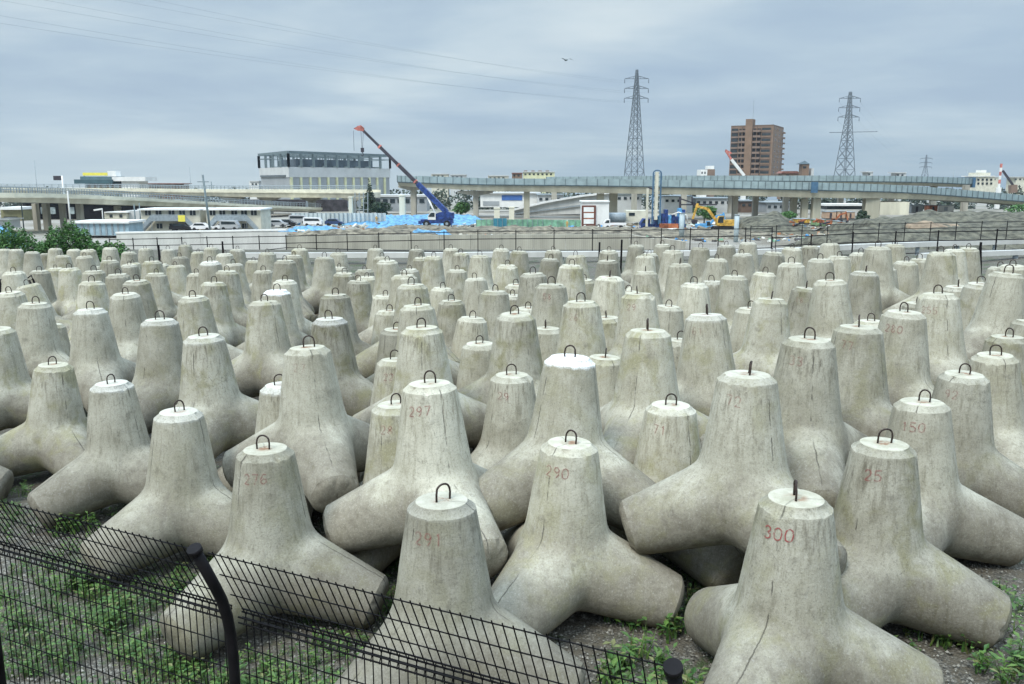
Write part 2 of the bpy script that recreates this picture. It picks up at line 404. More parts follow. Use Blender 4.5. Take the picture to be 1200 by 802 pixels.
PODS = [
 (-0.79,9.14,-0.03,110,0,0,518,587), (0.72,11.18,0.03,112,0,0,662,517), (3.11,8.87,0.13,4,1,0,932,581), (4.79,10.6,0.2,100,0,0,1034,518),
 (6.23,12.44,0.26,115,0,0,1085,470), (-3.42,11.42,-0.14,108,0,0,313,525), (-5.57,13.71,-0.23,98,0,0,207,481), (-7.7,16.09,-0.32,95,0,0,134,448),
 (-10.17,18.28,-0.43,81,0,0,56,426), (-1.13,12.04,0.64,60,0,0,509,449), (3.16,11.14,0.98,66,1,0,877,438), (0.77,12.74,0.88,93,0,0,659,418),
 (-3.43,14.37,0.71,54,0,0,366,407), (2.45,12.89,0.1,61,0,0,784,473), (-1.85,13.57,-0.08,5,0,0,468,473), (0.0,15.42,0.0,102,0,0,600,438),
 (7.64,14.15,0.32,91,0,0,1127,436), (9.01,15.46,0.38,27,0,0,1171,414), (-4.26,15.35,-0.18,43,0,0,330,450), (-12.01,19.55,0.15,7,0,0,-5,384),
 (-11.42,16.59,-0.48,7,0,0,-70,450), (-32.74,55.08,-0.88,111,0,0,4,292), (-30.68,52.86,-0.71,8,0,0,18,292), (-28.2,50.11,-0.63,118,0,0,36,295),
 (-30.64,56.11,-1.25,66,0,0,53,297), (-29.1,54.45,-0.78,78,0,0,64,291), (-25.06,47.71,-0.63,28,0,0,74,299), (-26.93,52.64,-0.69,104,0,0,87,292),
 (-22.79,46.27,-0.18,1,0,0,106,292), (-20.84,41.81,-0.15,9,0,0,101,300), (-23.55,50.04,-0.38,96,0,0,128,290), (-17.84,37.89,0.01,37,0,0,129,305),
 (-21.64,48.08,-0.47,59,0,0,149,295), (-22.28,52.08,-0.59,14,0,0,171,291), (-18.08,40.32,-0.42,89,0,0,152,310), (-15.16,36.0,0.15,19,0,0,179,306),
 (-13.81,32.94,-0.03,35,0,0,182,320), (-19.58,49.07,-0.4,110,0,0,200,292), (-20.94,54.73,-0.58,8,0,0,216,287), (-16.42,42.26,-0.23,39,0,0,211,301),
 (-15.04,38.42,-0.27,99,0,0,209,311), (-18.79,51.03,-0.71,39,0,0,231,295), (-16.73,47.53,-0.18,65,0,0,247,290), (-11.47,32.58,0.47,114,0,0,248,306),
 (-13.93,41.67,-0.01,49,0,0,265,297), (-14.85,45.95,-0.15,89,0,0,276,292), (-12.0,37.15,-0.07,57,0,0,277,309), (-17.83,34.5,0.01,60,0,0,84,314),
 (-15.41,31.39,0.23,94,0,0,110,317), (-13.52,27.2,0.32,25,0,0,105,330), (-18.74,32.24,0.11,115,0,0,20,318), (-19.78,35.5,-0.2,2,0,0,44,317),
 (-15.8,28.69,0.11,6,0,1,52,331), (-15.05,25.68,0.21,81,0,0,18,341), (-12.59,22.15,0.36,103,0,0,37,355), (-10.4,20.87,0.39,61,0,0,107,362),
 (-13.66,29.67,0.3,59,0,0,141,321), (-11.63,26.45,0.46,86,0,0,162,328), (-10.88,23.96,0.39,47,0,0,149,343), (-7.9,18.74,0.48,11,0,0,184,374),
 (-12.83,34.88,-0.24,100,0,0,233,320), (-9.39,26.48,0.38,42,0,0,247,331), (-8.49,22.82,0.45,10,0,0,231,347), (-6.04,16.66,0.51,20,0,0,243,392),
 (-6.14,21.07,0.55,77,0,0,311,353), (-9.97,29.43,0.44,6,0,0,262,317), (-11.67,40.61,0.12,107,0,0,312,296), (-8.54,31.89,0.57,76,0,0,332,305),
 (-9.91,38.31,0.2,16,0,0,341,299), (-10.53,42.57,0.16,48,0,0,352,291), (-9.91,34.1,-0.05,109,0,0,310,317), (-7.65,28.32,0.24,49,0,0,331,328),
 (-6.92,25.0,0.33,44,0,0,325,340), (-7.93,35.92,0.33,83,0,0,379,301), (-8.28,40.66,0.11,119,0,0,396,296), (-6.34,31.78,0.13,13,0,0,401,319),
 (-5.39,29.15,0.12,97,0,0,416,329), (-4.7,22.67,0.51,13,0,0,394,345), (-4.05,18.89,0.48,101,0,0,388,373), (-6.95,43.81,0.06,104,0,0,441,291),
 (-6.01,39.32,0.03,57,0,0,447,301), (-4.52,31.43,0.61,82,0,0,456,305), (-5.1,45.3,-0.1,95,0,0,487,292), (-3.59,38.26,0.16,91,0,0,506,300),
 (-3.19,25.63,0.71,61,0,0,476,322), (-2.57,22.22,0.84,76,0,0,485,333), (-6.36,36.5,-0.27,79,0,0,426,316), (-5.78,33.67,-0.24,10,0,0,429,324),
 (-4.17,27.6,-0.18,31,0,0,450,346), (-3.54,24.12,-0.15,86,0,0,455,364), (-4.25,36.0,-0.18,17,0,0,482,315), (-2.06,19.25,0.73,35,0,0,494,357),
 (-1.64,15.67,0.84,34,0,0,497,383), (-2.94,21.0,-0.12,115,0,0,462,385), (-2.43,17.11,-0.1,25,0,0,461,422), (-3.09,43.67,0.08,86,0,0,529,291),
 (-2.37,40.3,0.14,25,0,0,541,296), (-1.35,35.5,0.44,46,0,0,562,299), (-0.63,42.45,0.17,95,0,0,585,291), (-2.19,33.56,0.04,92,0,0,535,316),
 (-1.2,30.73,0.03,40,0,0,561,326), (-0.53,23.72,0.47,50,0,0,578,341), (-2.51,29.06,-0.11,56,0,0,514,337), (-1.84,25.71,-0.08,115,0,0,529,352),
 (-1.24,22.3,-0.05,56,0,0,545,372), (-0.72,18.69,-0.03,74,0,0,562,401), (0.09,17.15,0.88,60,0,0,605,366), (-0.2,32.51,0.34,90,0,0,594,310),
 (-0.13,26.54,-0.01,53,0,0,595,345), (0.23,38.43,0.38,100,0,0,606,294), (2.04,40.11,0.28,23,0,0,651,293), (2.71,34.39,0.54,74,0,0,679,299),
 (1.52,36.17,0.24,17,0,0,642,303), (4.26,37.46,0.49,17,0,0,714,293), (6.32,43.45,0.27,96,0,0,746,287), (7.2,40.85,0.5,103,0,0,777,286),
 (6.34,33.63,0.8,29,0,0,789,293), (3.64,31.96,0.56,37,1,0,714,305), (5.54,35.58,0.4,74,0,0,756,300), (1.85,27.96,0.79,27,0,0,666,310),
 (0.74,25.51,0.78,81,0,0,629,320), (2.6,29.74,0.11,113,0,0,687,327), (7.97,36.35,0.69,36,0,0,820,290), (9.73,38.89,0.61,101,0,0,851,287),
 (11.22,40.68,0.6,43,0,0,877,284), (7.59,31.76,0.64,92,0,0,839,303), (9.49,34.71,0.58,103,0,0,874,297), (5.96,29.81,0.64,19,1,0,800,309),
 (4.51,28.11,0.55,80,1,0,760,318), (2.62,23.51,0.9,59,1,0,711,324), (0.99,21.43,0.94,77,0,0,646,333), (5.15,24.18,0.63,67,0,0,812,332),
 (6.69,25.54,0.7,19,0,0,861,323), (8.5,29.04,0.42,94,0,0,892,319), (3.0,19.69,0.93,86,1,0,751,344), (1.54,18.21,0.96,10,0,0,684,353),
 (3.56,26.18,0.15,57,0,0,735,341), (4.1,22.94,0.17,27,0,0,777,358), (2.48,21.46,0.1,64,1,0,714,371), (0.45,23.66,0.02,37,0,0,619,360),
 (0.82,20.21,0.03,5,1,0,640,384), (1.76,16.69,0.07,51,1,0,703,417), (2.37,14.57,0.97,1,1,0,760,387), (3.84,16.21,0.98,66,1,0,834,369),
 (6.0,19.84,0.79,50,1,0,900,350), (3.53,18.05,0.15,15,0,0,792,398), (9.84,32.54,0.83,42,0,0,903,295), (11.5,35.49,0.76,35,0,0,925,290),
 (13.53,38.89,0.57,98,0,0,949,288), (13.72,36.72,0.85,37,0,0,975,285), (8.7,26.37,1.0,27,0,0,930,308), (10.13,27.99,0.98,70,0,0,962,303),
 (11.94,31.14,0.79,108,0,0,984,300), (7.95,23.46,0.6,92,1,0,937,337), (7.99,20.89,1.11,114,0,0,981,328), (13.6,33.24,0.74,113,0,0,1010,296),
 (11.62,27.18,1.44,112,0,0,1029,289), (15.97,35.87,0.87,106,0,0,1047,286), (10.18,24.64,0.92,103,1,0,1012,318), (12.4,28.28,0.68,1,0,0,1038,313),
 (13.77,29.88,0.72,60,0,0,1061,306), (15.26,31.75,0.64,47,0,0,1081,303), (13.1,25.99,1.37,53,0,0,1105,295), (17.16,33.03,0.89,6,0,0,1121,292),
 (18.58,34.84,0.81,80,0,0,1135,290), (4.53,12.91,1.14,23,0,0,945,396), (5.87,14.33,1.08,69,1,0,1004,382), (7.42,16.13,1.07,60,0,0,1055,364),
 (8.98,17.68,1.2,28,0,0,1104,344), (12.76,24.17,0.56,105,1,0,1125,335), (12.22,22.28,0.88,37,0,0,1146,331), (11.36,19.84,1.41,86,0,0,1171,319),
 (15.3,26.04,0.98,119,0,0,1187,310), (6.62,17.36,0.28,44,0,0,975,398), (8.28,19.32,0.35,69,0,0,1023,376), (10.48,21.72,0.44,113,0,0,1078,354),
 (10.06,16.97,0.42,82,0,0,1183,394), (11.36,18.54,0.48,24,0,0,1205,376), (-17.99,44.06,-0.76,105,0,0,191,309), (-13.48,43.95,-0.57,98,0,0,293,305),
 (-13.42,24.2,-0.56,48,0,0,53,380), (6.22,38.48,0.26,99,0,0,761,296), (-4.34,41.53,-0.18,86,0,0,495,301), (16.14,28.28,0.68,23,0,0,1170,312),
 (-20.06,45.45,-0.84,30,0,0,158,308), (-15.84,33.91,-0.67,60,0,0,135,335), (6.19,21.9,0.26,13,0,0,879,360), (-17.57,30.47,-0.74,93,0,0,28,351),
 (6.56,27.67,0.28,101,0,0,836,329), (-7.86,38.2,-0.33,113,0,0,394,313), (-21.73,44.12,-0.91,109,0,0,108,312), (0.22,29.25,0.01,115,0,0,607,332),
 (-11.51,44.52,-0.48,99,0,0,341,302), (-23.77,44.46,-1.0,7,0,0,66,313),
]
# ---------------------------------------------------------------- field of tetrapods
NUMS = {(518,587): ('291', .6), (662,517): ('290', .75), (932,581): ('300', 1.), (1034,518): ('25', .85), (1085,470): ('150', .8),
 (313,525): ('276', .65), (509,449): ('297', .8), (877,438): ('72', .45), (784,473): ('71', .7), (468,473): ('28', .7), (600,438): ('29', .7),
 (1127,436): ('92', .6), (461,422): ('22', .7), (646,333): ('58', .7), (751,344): ('29', .7), (1055,364): ('280', .7), (1104,344): ('255', .6),
 (945,396): ('33', .5), (366,407): ('27', .3), (1004,382): ('77', .5), (834,369): ('61', .35), (937,337): ('18', .4), (684,353): ('26', .4)}
HAND = {
 (518,587): 'nearest concrete tetrapod behind the bottom edge of the wire fence, faint red number',
 (932,581): 'large concrete tetrapod at the front right with red number 300 under its cap',
 (662,517): 'front row grey tetrapod with red 290, between the 300 one and the nearest one',
 (1034,518): 'front right tetrapod with red 25 painted on it, leg lying on the gravel',
 (1085,470): 'tetrapod with red 150 under its cap, leg running to the right picture edge',
 (313,525): 'tetrapod directly behind the bent fence post, red 276 on its upper left',
 (207,481): 'stained tetrapod behind the left fence panel with a white cap and a twisted loop',
 (134,448): 'white capped tetrapod at the left whose foot has green weeds growing before it',
 (56,426): 'olive tinted tetrapod at the far left front on weedy ground',
 (509,449): 'raised tetrapod in the centre with red 297, standing right behind the nearest one',
 (877,438): 'raised tetrapod with faint red 72, its left leg jutting over a dark gap',
 (659,418): 'tetrapod whose cap is splashed bright white, centre of the third row',
 (366,407): 'tall pale tetrapod with one round leg end facing the camera, left of centre',
 (784,473): 'small sunken looking tetrapod with red 71 between the 72 one and the white capped one',
 (468,473): 'half hidden low tetrapod with red 28 peeking out left of the 297 one',
 (600,438): 'half hidden low tetrapod with red 29 between the 297 one and the white splashed one',
 (1127,436): 'low brownish tetrapod with red 92 right behind the 150 one',
 (461,422): 'low tetrapod with red 22 hidden deep between two raised ones left of centre',
 (945,396): 'big pale tetrapod with brown drip stains and red 33 just behind the 25 one',
 (1004,382): 'pale tetrapod with red 77 and its loop seen edge-on, right of the 33 one',
 (1055,364): 'pale tetrapod with pinkish red 280 and a bulging side leg at the right',
 (1104,344): 'high standing tetrapod with faded red 255 near the right edge',
 (646,333): 'mid distance tetrapod with a small red 58, below the red framed hut',
 (751,344): 'mid distance tetrapod with a small red 29, below the left pylon',
 (52,331): 'tetrapod leaning clearly to the left among upright ones at the far left',
}
WHITE = {(659,418): 1., (184,374): .55, (325,340): .8, (388,373): .75, (134,448): .8, (207,481): .5, (107,362): .6, (461,385): .3, (330,450): .9, (231,347): .1, (243,392): .45, (248,306): .7, (834,369): .5, (529,372): .5}
SECT = [(-200, 50, 'left half of the green bush'), (50, 118, 'right half of the green bush'), (118, 165, 'low blue-white shed'), (165, 205, 'first stair building'), (205, 243, 'dark leaning utility pole'),
 (243, 290, 'second stair building'), (290, 340, 'left corner of the grey steel-frame building'), (340, 385, 'middle of the grey steel-frame building'), (385, 430, 'crane boom tip'),
 (430, 470, 'right end of the steel-frame building'), (470, 500, 'cut-off bridge end'), (500, 535, 'blue crane'), (535, 575, 'blue tarpaulin right of the crane'), (575, 625, 'green safety netting'), (625, 675, 'leafless gap left of the framed hut'),
 (675, 715, 'red framed white hut'), (715, 745, 'white pickup truck'), (745, 775, 'left pylon'), (775, 815, 'pale grey upright pipe'), (815, 855, 'yellow excavator'), (855, 900, 'brown apartment tower'),
 (900, 935, 'right edge of the apartment tower'), (935, 975, 'small brown turret house'), (975, 1020, 'right pylon'), (1020, 1065, 'pale wall pier of the bridge'), (1065, 1110, 'distant small pylon'), (1110, 1150, 'end of the rear bridge deck'), (1150, 1400, 'white stepped house at the right')]
SECT[14] = (625, 675, 'gap between green netting and framed hut')
ORD = ['farthest', 'second from the back', 'third from the back', 'fourth from the back', 'fifth from the back', 'sixth from the back', 'seventh from the back', 'eighth from the back', 'ninth from the back', 'tenth from the back', 'eleventh from the back', 'twelfth from the back', 'thirteenth from the back', 'fourteenth from the back', 'fifteenth from the back']
LAB = {}
for a, b, nm in SECT:
    q = sorted([p for p in PODS if a <= p[6] < b and (p[6], p[7]) not in HAND], key=lambda p: p[7])
    for i, p in enumerate(q): LAB[(p[6], p[7])] = ('%s tetrapod below the %s', ORD[i], nm)
for i, (x, y, zb, yaw, edge, tilt, px, py) in enumerate(PODS):
    yaw = {(877, 438): 57, (932, 581): 110, (207, 481): 106, (134, 448): 101, (518, 587): 106, (313, 525): 111}.get((px, py), yaw)
    if (px, py) == (-70, 450): x -= .62
    rnd = random.Random(i*17+3)
    key = (px, py)
    if key in HAND: lab = HAND[key]
    else:
        f, o_, nm = LAB[key]; lab = f % (o_, nm)
        if len(lab.split()) < 15: lab = ('white capped ' if WHITE.get(key, 0) > .5 else 'grey concrete ')+lab
    t = empty('tetrapod', (x, y, zb-.015), R(yaw), lab, 'tetrapod', 'concrete tetrapods stored in the yard')
    big = .016 if py > 430 else .032
    t.rotation_euler = (rnd.gauss(0, big), rnd.gauss(0, big)-(0 if not tilt else 0), R(yaw))
    if tilt: t.rotation_euler = Matrix.Rotation(R(-13), 3, 'Y').to_euler(); t.rotation_euler.rotate_axis('Z', R(yaw))
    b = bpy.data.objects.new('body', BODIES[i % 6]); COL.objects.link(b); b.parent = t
    # a body mesh is three-fold symmetric: turn it by a third for variety
    b.rotation_euler = (0, 0, R(120*rnd.randrange(3)))
    b.color = (WHITE.get(key, 0.0 if rnd.random() < .85 else .2)*(1 if key in ((659,418), (325,340)) else .35), rnd.random()**1.3, min(1, max(0, rnd.gauss(.5, .24))), 1)
    l = bpy.data.objects.new('lifting_loop', LOOPS[rnd.randrange(2)]); COL.objects.link(l); l.parent = t
    l.location = (rnd.uniform(-.03, .03), rnd.uniform(-.03, .03), H-.002)
    toward = math.atan2(-y, -x)             # azimuth to the viewer's side of the yard
    la = toward+math.pi/2+(math.pi/2 if edge else 0)+R(rnd.uniform(-35, 35) if not edge else rnd.uniform(-8, 8))
    l.rotation_euler = (rnd.uniform(-.12, .12), rnd.uniform(-.05, .05), la-R(yaw))
    if key in NUMS:
        s, st = NUMS[key]
        off = -.38 if key not in ((1034,518), (1085,470), (646,333)) else -.22
        me = number_mesh(s, toward-R(yaw)+off, H-.30+rnd.uniform(-.02, .02), tilt=rnd.uniform(-.1, .1))
        nb = bpy.data.objects.new('painted_number', me); COL.objects.link(nb); nb.parent = t; nb.color = (st*.85 if s == '300' else st*.68, 0, 0, 1)

# ---------------------------------------------------------------- ground
def ground_material():
    m, nt, _, _ = newmat('yard_gravel_and_dirt'); g = NT(nt)
    out = g.n('ShaderNodeOutputMaterial'); b = g.n('ShaderNodeBsdfPrincipled'); g.l(b.outputs[0], out.inputs[0])
    geo = g.n('ShaderNodeNewGeometry'); P = geo.outputs['Position']
    vo = g.n('ShaderNodeTexVoronoi'); vo.inputs['Scale'].default_value = 28; g.l(P, vo.inputs['Vector'])
    vc = g.n('ShaderNodeSeparateColor'); g.l(vo.outputs['Color'], vc.inputs[0])
    st = g.mix(vc.outputs[0], (.06, .056, .045), (.25, .24, .205))
    st = g.mix(g.ramp(vo.outputs['Distance'], .35, .7, 0, .8), st, (.06, .055, .045))
    n = g.noise(P, .9, 6, .65); n2 = g.noise(P, 6, 5, .7)
    dirt = g.mix(n2, (.055, .048, .034), (.13, .115, .085))
    col = g.mix(g.ramp(n2, .42, .6), st, dirt)
    grass = g.math('MULTIPLY', g.ramp(n, .50, .60), g.ramp(g.noise(P, 11, 5, .7), .38, .56))
    sep = g.n('ShaderNodeSeparateXYZ'); g.l(P, sep.inputs[0])
    near = g.ramp(sep.outputs[1], 90, 60)
    col = g.mix(g.math('MULTIPLY', g.math('MULTIPLY', grass, near), .9), col, (.035, .065, .018))
    far = g.mix(g.ramp(g.noise(P, .06, 6, .6), .35, .65), (.16, .14, .105), (.30, .285, .25))
    far = g.mix(g.ramp(g.noise(P, .02, 4, .5), .56, .66, 0, .6), far, (.06, .09, .03))
    col = g.mix(g.ramp(sep.outputs[1], 80, 100), col, far)
    g.l(col, b.inputs['Base Color']); b.inputs['Roughness'].default_value = .95
    bp = g.n('ShaderNodeBump'); bp.inputs['Strength'].default_value = .8; bp.inputs['Distance'].default_value = .03
    g.l(g.math('SUBTRACT', n2, vo.outputs['Distance']), bp.inputs['Height']); g.l(bp.outputs[0], b.inputs['Normal'])
    return m
gx = [-9000, -4000, -1500, -600, -300, -150, -90, -60]+list(np.linspace(-45, 45, 61))+[60, 90, 150, 300, 600, 1500, 4000, 9000]
gy = [-60, -20, 0, 3, 4]+list(np.linspace(4.6, 30, 60))+list(np.linspace(32, 110, 53))+[130, 160, 200, 260, 350, 500, 800, 1500, 3000, 6000, 12000]
from mathutils import noise as mn
vs = []
for yy in gy:
    for xx in gx:
        z = terrain(xx, yy)
        if 5 < yy < 70 and abs(xx) < 50: z += mn.noise(Vector((xx*.5, yy*.5, 0)))*.05-.02
        vs.append((xx, yy, z))
nx = len(gx); fs = [(j*nx+i, j*nx+i+1, (j+1)*nx+i+1, (j+1)*nx+i) for j in range(len(gy)-1) for i in range(nx-1)]
me = bpy.data.meshes.new('ground'); me.from_pydata(vs, [], fs); me.polygons.foreach_set('use_smooth', [True]*len(fs)); me.materials.append(ground_material())
gr = bpy.data.objects.new('ground', me); COL.objects.link(gr); tag(gr, kind='structure')

# ---------------------------------------------------------------- weeds, gravel
def leaf_material(name, c1, c2):
    m, nt, _, _ = newmat(name); g = NT(nt)
    out = g.n('ShaderNodeOutputMaterial'); b = g.n('ShaderNodeBsdfPrincipled'); g.l(b.outputs[0], out.inputs[0])
    geo = g.n('ShaderNodeNewGeometry')
    n = g.noise(geo.outputs['Position'], 2.5, 4, .6)
    col = g.mix(geo.outputs['Random Per Island'], c1, c2)
    col = g.mix(g.ramp(n, .4, .65, 0, .5), col, tuple(x*.55 for x in c1))
    fr = g.math('FRACT', g.math('MULTIPLY', geo.outputs['Random Per Island'], 17.3))
    col = g.mix(g.ramp(fr, .80, .92, 0, .55 if 'weed' in name else .15), col, (.20, .16, .08))
    g.l(col, b.inputs['Base Color']); b.inputs['Roughness'].default_value = .6
    return m
M_WEED = leaf_material('weed_leaves', (.025, .085, .012), (.10, .18, .03))
M_BUSH = leaf_material('bush_leaves', (.03, .11, .02), (.09, .22, .045))
M_DTREE = leaf_material('dark_tree_leaves', (.012, .035, .014), (.03, .07, .028))
def weed_density(x, y):
    return mn.fractal(Vector((x*.55, y*.55, 3.3)), 1.0, 2.0, 4)
def in_pod(x, y):
    for p in PODS[:60]:
        if abs(p[0]-x) < .42 and abs(p[1]-y) < .42: return True
    return False
rw = random.Random(5)
mb = MB()
def plant(mb, x, y, z, s, rw, n):
    for _ in range(n):
        a = rw.uniform(0, 6.28); h = s*rw.uniform(.5, 1.1); lean = rw.uniform(.05, .5)*s
        bx, by = x+rw.uniform(-.05, .05)*s*6, y+rw.uniform(-.05, .05)*s*6
        tx, ty = bx+math.cos(a)*lean, by+math.sin(a)*lean
        w = s*.045
        mb.face([(bx-w*math.sin(a), by+w*math.cos(a), z), (bx+w*math.sin(a), by-w*math.cos(a), z), (tx, ty, z+h)])
        for k in range(3):
            t = rw.uniform(.35, 1); cx, cy, cz = bx+(tx-bx)*t, by+(ty-by)*t, z+h*t
            b_ = rw.uniform(0, 6.28); L = s*rw.uniform(.18, .38); ww = L*.24
            ex, ey, ez = cx+math.cos(b_)*L, cy+math.sin(b_)*L, cz+rw.uniform(-.1, .5)*L
            mx_, my_, mz_ = (cx+ex)/2, (cy+ey)/2, (cz+ez)/2+.1*L
            mb.face([(cx, cy, cz), (mx_-ww*math.sin(b_), my_+ww*math.cos(b_), mz_), (ex, ey, ez), (mx_+ww*math.sin(b_), my_-ww*math.cos(b_), mz_)])
cnt = 0
while cnt < 4600:
    y = rw.uniform(7.6, 21) if rw.random() < .8 else rw.uniform(7.6, 12); x = rw.uniform(-.66*y, .66*y)
    if y > 17 and x > -3: continue
    if x > -1 and x < 1 and y > 14: continue
    thr = .02 if x < -1 else .06
    if weed_density(x, y) < thr or in_pod(x, y): continue
    plant(mb, x, y, terrain(x, y)-.01, rw.choice((.06, .08, .12, .16, .26)), rw, rw.randint(3, 7)); cnt += 1
for (x, y) in [(-7.0, 12.6), (-6.5, 12.4), (-6.7, 12.9), (-8.2, 15.0), (-2.4, 8.9), (-2.0, 8.8), (-.9, 10.4), (1.6, 10.9), (2.2, 10.6), (5.9, 9.3), (6.4, 9.5), (1.3, 9.6), (1.7, 9.9), (2.0, 9.2), (1.5, 9.1), (6.3, 10.4), (6.8, 11.0), (5.6, 10.0), (-5.6, 11.4), (-6.0, 11.9), (-3.6, 9.0), (-5.2, 9.4), (-2.9, 9.2), (-3.4, 9.6), (-4.6, 10.4), (-4.2, 10.1)]:
    for k in range(5): plant(mb, x+rw.uniform(-.25, .25), y+rw.uniform(-.2, .2), terrain(x, y)-.01, rw.uniform(.25, .42), rw, 8)
tag(mb.build('weeds', M_WEED), kind='stuff')
mb = MB(); rw = random.Random(8)
for _ in range(16000):
    y = 7.6+9*rw.random()**1.5; x = rw.uniform(-.66*y, .66*y)
    s = rw.uniform(.010, .030); z = terrain(x, y)+s*.3
    c = Vector((x, y, z)); q = Matrix.Rotation(rw.uniform(0, 6.28), 3, 'Z')
    P6 = [c+q @ Vector(v)*s*rw.uniform(.7, 1.25) for v in ((1, 0, 0), (0, .8, 0), (-1, 0, 0), (0, -.8, 0))]
    top = c+Vector((rw.uniform(-.3, .3)*s, rw.uniform(-.3, .3)*s, s*.8)); n = len(mb.v)
    mb.v += [tuple(p) for p in P6]+[tuple(top)]
    for k in range(4): mb.f.append((n+k, n+(k+1) % 4, n+4)); mb.sm.append(False)
def stone_mat():
    m, nt, _, _ = newmat('gravel_stone'); g = NT(nt)
    out = g.n('ShaderNodeOutputMaterial'); b = g.n('ShaderNodeBsdfPrincipled'); g.l(b.outputs[0], out.inputs[0])
    geo = g.n('ShaderNodeNewGeometry')
    g.l(g.mix(geo.outputs['Random Per Island'], (.06, .055, .045), (.32, .31, .27)), b.inputs['Base Color']); b.inputs['Roughness'].default_value = .9
    return m
tag(mb.build('gravel', stone_mat()), kind='stuff')

# ---------------------------------------------------------------- near wire fence
M_BLK = mat('black_coated_steel', (.007, .006, .007), .6, .2, 8, spec=.15)
M_WIRE = mat('black_coated_wire', (.005, .005, .006), .6, .2, 8, spec=.12)
SCL = 1.12
Pb = at(270, 720, 3.69*SCL)                       # bend point of the main post
vp = (-1530-600)/FPX
fd = Vector((vp*1.0, CP-(-191/FPX)*SP, 0)); fd.z = 0; fd.normalize()    # along the fence, to the left and away
perp = Vector((fd.y, -fd.x, 0))                   # toward the yard?
if perp.y > 0: perp = -perp                      # the cranked tops lean to the walkway
ARM = Vector((0, 0, .39))*SCL+perp*.18*SCL
def fence_s(px):                                   # distance along the fence of a picture column of the bend line
    u = (px-600)/FPX
    # Pb + s*fd ; solve x/depth=u  (depth = y*CP - (z-HC)*SP)
    k = CP; zz = -(Pb.z-HC)*SP
    return (u*(Pb.y*k+zz)-Pb.x)/(fd.x-u*fd.y*k)
S0, S2 = 1.98*1.02, fence_s(800)
nf = empty('wire_fence', (Pb.x, Pb.y, 2.0), 0, 'black welded wire fence with cranked top in the left foreground', 'fence')
ZB = 2.05
for s in (-S2*-1, 0.0, S0, S0*2.02):
    p = Pb+fd*s
    pts = [Vector((p.x, p.y, ZB)), Vector((p.x, p.y, p.z-.25))]
    for t in (.0, .25, .5, .75, 1.): # smooth crank
        a = Vector((p.x, p.y, p.z-.25)); c = Vector((p.x, p.y, p.z+.02)); e = p+ARM*.45
        pts.append(a*(1-t)**2+c*2*t*(1-t)+e*t*t) if t > 0 else None
    pts = [q for q in pts if q is not None]+[p+ARM*1.0]
    po = MB().tube(pts, .029, 14).build('post', M_BLK, nf)
    MB().tube([p+ARM*.985, p+ARM*1.045], .037, 14).build('post_cap', M_BLK, po)
    for zz in (.12, .6, 1.2):
        pass
sa, sb = S2-.4, S0*2.1
w_off = -perp*.036
def wires(s0, s1):
    mb = MB(); s = s0; r = .0033
    while s < s1:
        p = Pb+fd*s+w_off
        top = p+ARM*.985; 
        mb.tube([(p.x, p.y, ZB+.05), p-Vector((0, 0, .055)), p+Vector((0, 0, 0))-w_off*.0+ARM*.0+perp*.0, top], r, 5, False)
        s += .05
    def hor(off, rr=.0035): mb.tube([Pb+fd*s0+w_off+off, Pb+fd*s1+w_off+off], rr, 5, False)
    for t in (.30, .62, .95): hor(ARM*t)
    for k, dz in enumerate((0.0, -.016, -.032, -.048, .018)):
        hor(Vector((0, 0, dz))+perp*(.018 if k % 2 else -.012), .005)
    z = -.20
    while Pb.z+z > ZB+.1:
        hor(Vector((0, 0, z))); z -= .15
    # reinforcing crimp between the doubled wires
    s = s0
    while s < s1:
        q = Pb+fd*s+w_off
        mb.bar(q+perp*.02+Vector((0, 0, -.055)), q+Vector((0, 0, .02))-perp*.014, .004)
        s += .05
    return mb
edges = [sa, S2, 0, S0, S0*2.02]
for a, b in ((S2+.035, -.035), (.035, S0-.035), (S0+.035, S0*2.02-.035)):
    wires(a, b).build('mesh_panel', M_WIRE, nf)
# ---------------------------------------------------------------- palette
M_DECK = mat('bridge_concrete', (.42, .40, .31), .85, .12, .3, streak=True)
M_DECKL = mat('pale_bridge_concrete', (.60, .57, .45), .85, .12, .3, streak=True)
M_PIER = mat('pier_concrete', (.38, .36, .30), .85, .15, .5, streak=True)
M_PANEL = mat('grey_blue_screen_panel', (.25, .32, .33), .6, .10, .5)
M_PANELW = mat('pale_cream_screen_panel', (.62, .60, .48), .7, .08, .5)
M_GIRD = mat('dark_teal_girder', (.05, .075, .085), .6, .15, 1)
M_BLUEG = mat('blue_grey_paint', (.06, .13, .21), .6, .1, 1)
M_STEEL = mat('grey_galvanised_steel', (.25, .29, .31), .5, .1, 3)
M_DKST = mat('dark_frame_steel', (.13, .17, .18), .6, .1, 2)
M_WALLG = mat('grey_metal_cladding', (.50, .51, .50), .7, .05, .2)
M_WALLB = mat('bluish_grey_cladding', (.30, .32, .33), .7, .06, .2)
M_WHITE = mat('white_painted_metal', (.72, .72, .69), .6, .05, .5)
M_CREAM = mat('cream_render', (.56, .54, .44), .8, .08, .6)
M_YEL = mat('pale_yellow_paint', (.60, .60, .38), .7, .06, .6)
M_YSIGN = mat('yellow_sign_board', (.75, .66, .10), .6, .05, 1)
M_GLASS = mat('dark_window_glass', (.03, .04, .045), .15, .2, 1)
M_BROWN = mat('brown_tile_cladding', (.13, .085, .06), .8, .08, .3)
M_BROWNL = mat('light_brown_tile_cladding', (.20, .13, .085), .8, .07, .3)
M_BALC = mat('pinkish_balcony_front', (.20, .14, .105), .8, .08, .3)
M_DARK = mat('deep_brown_recess', (.035, .027, .024), .9, .1, 1)
M_ROOF = mat('reddish_roof', (.20, .085, .06), .8, .15, 1)
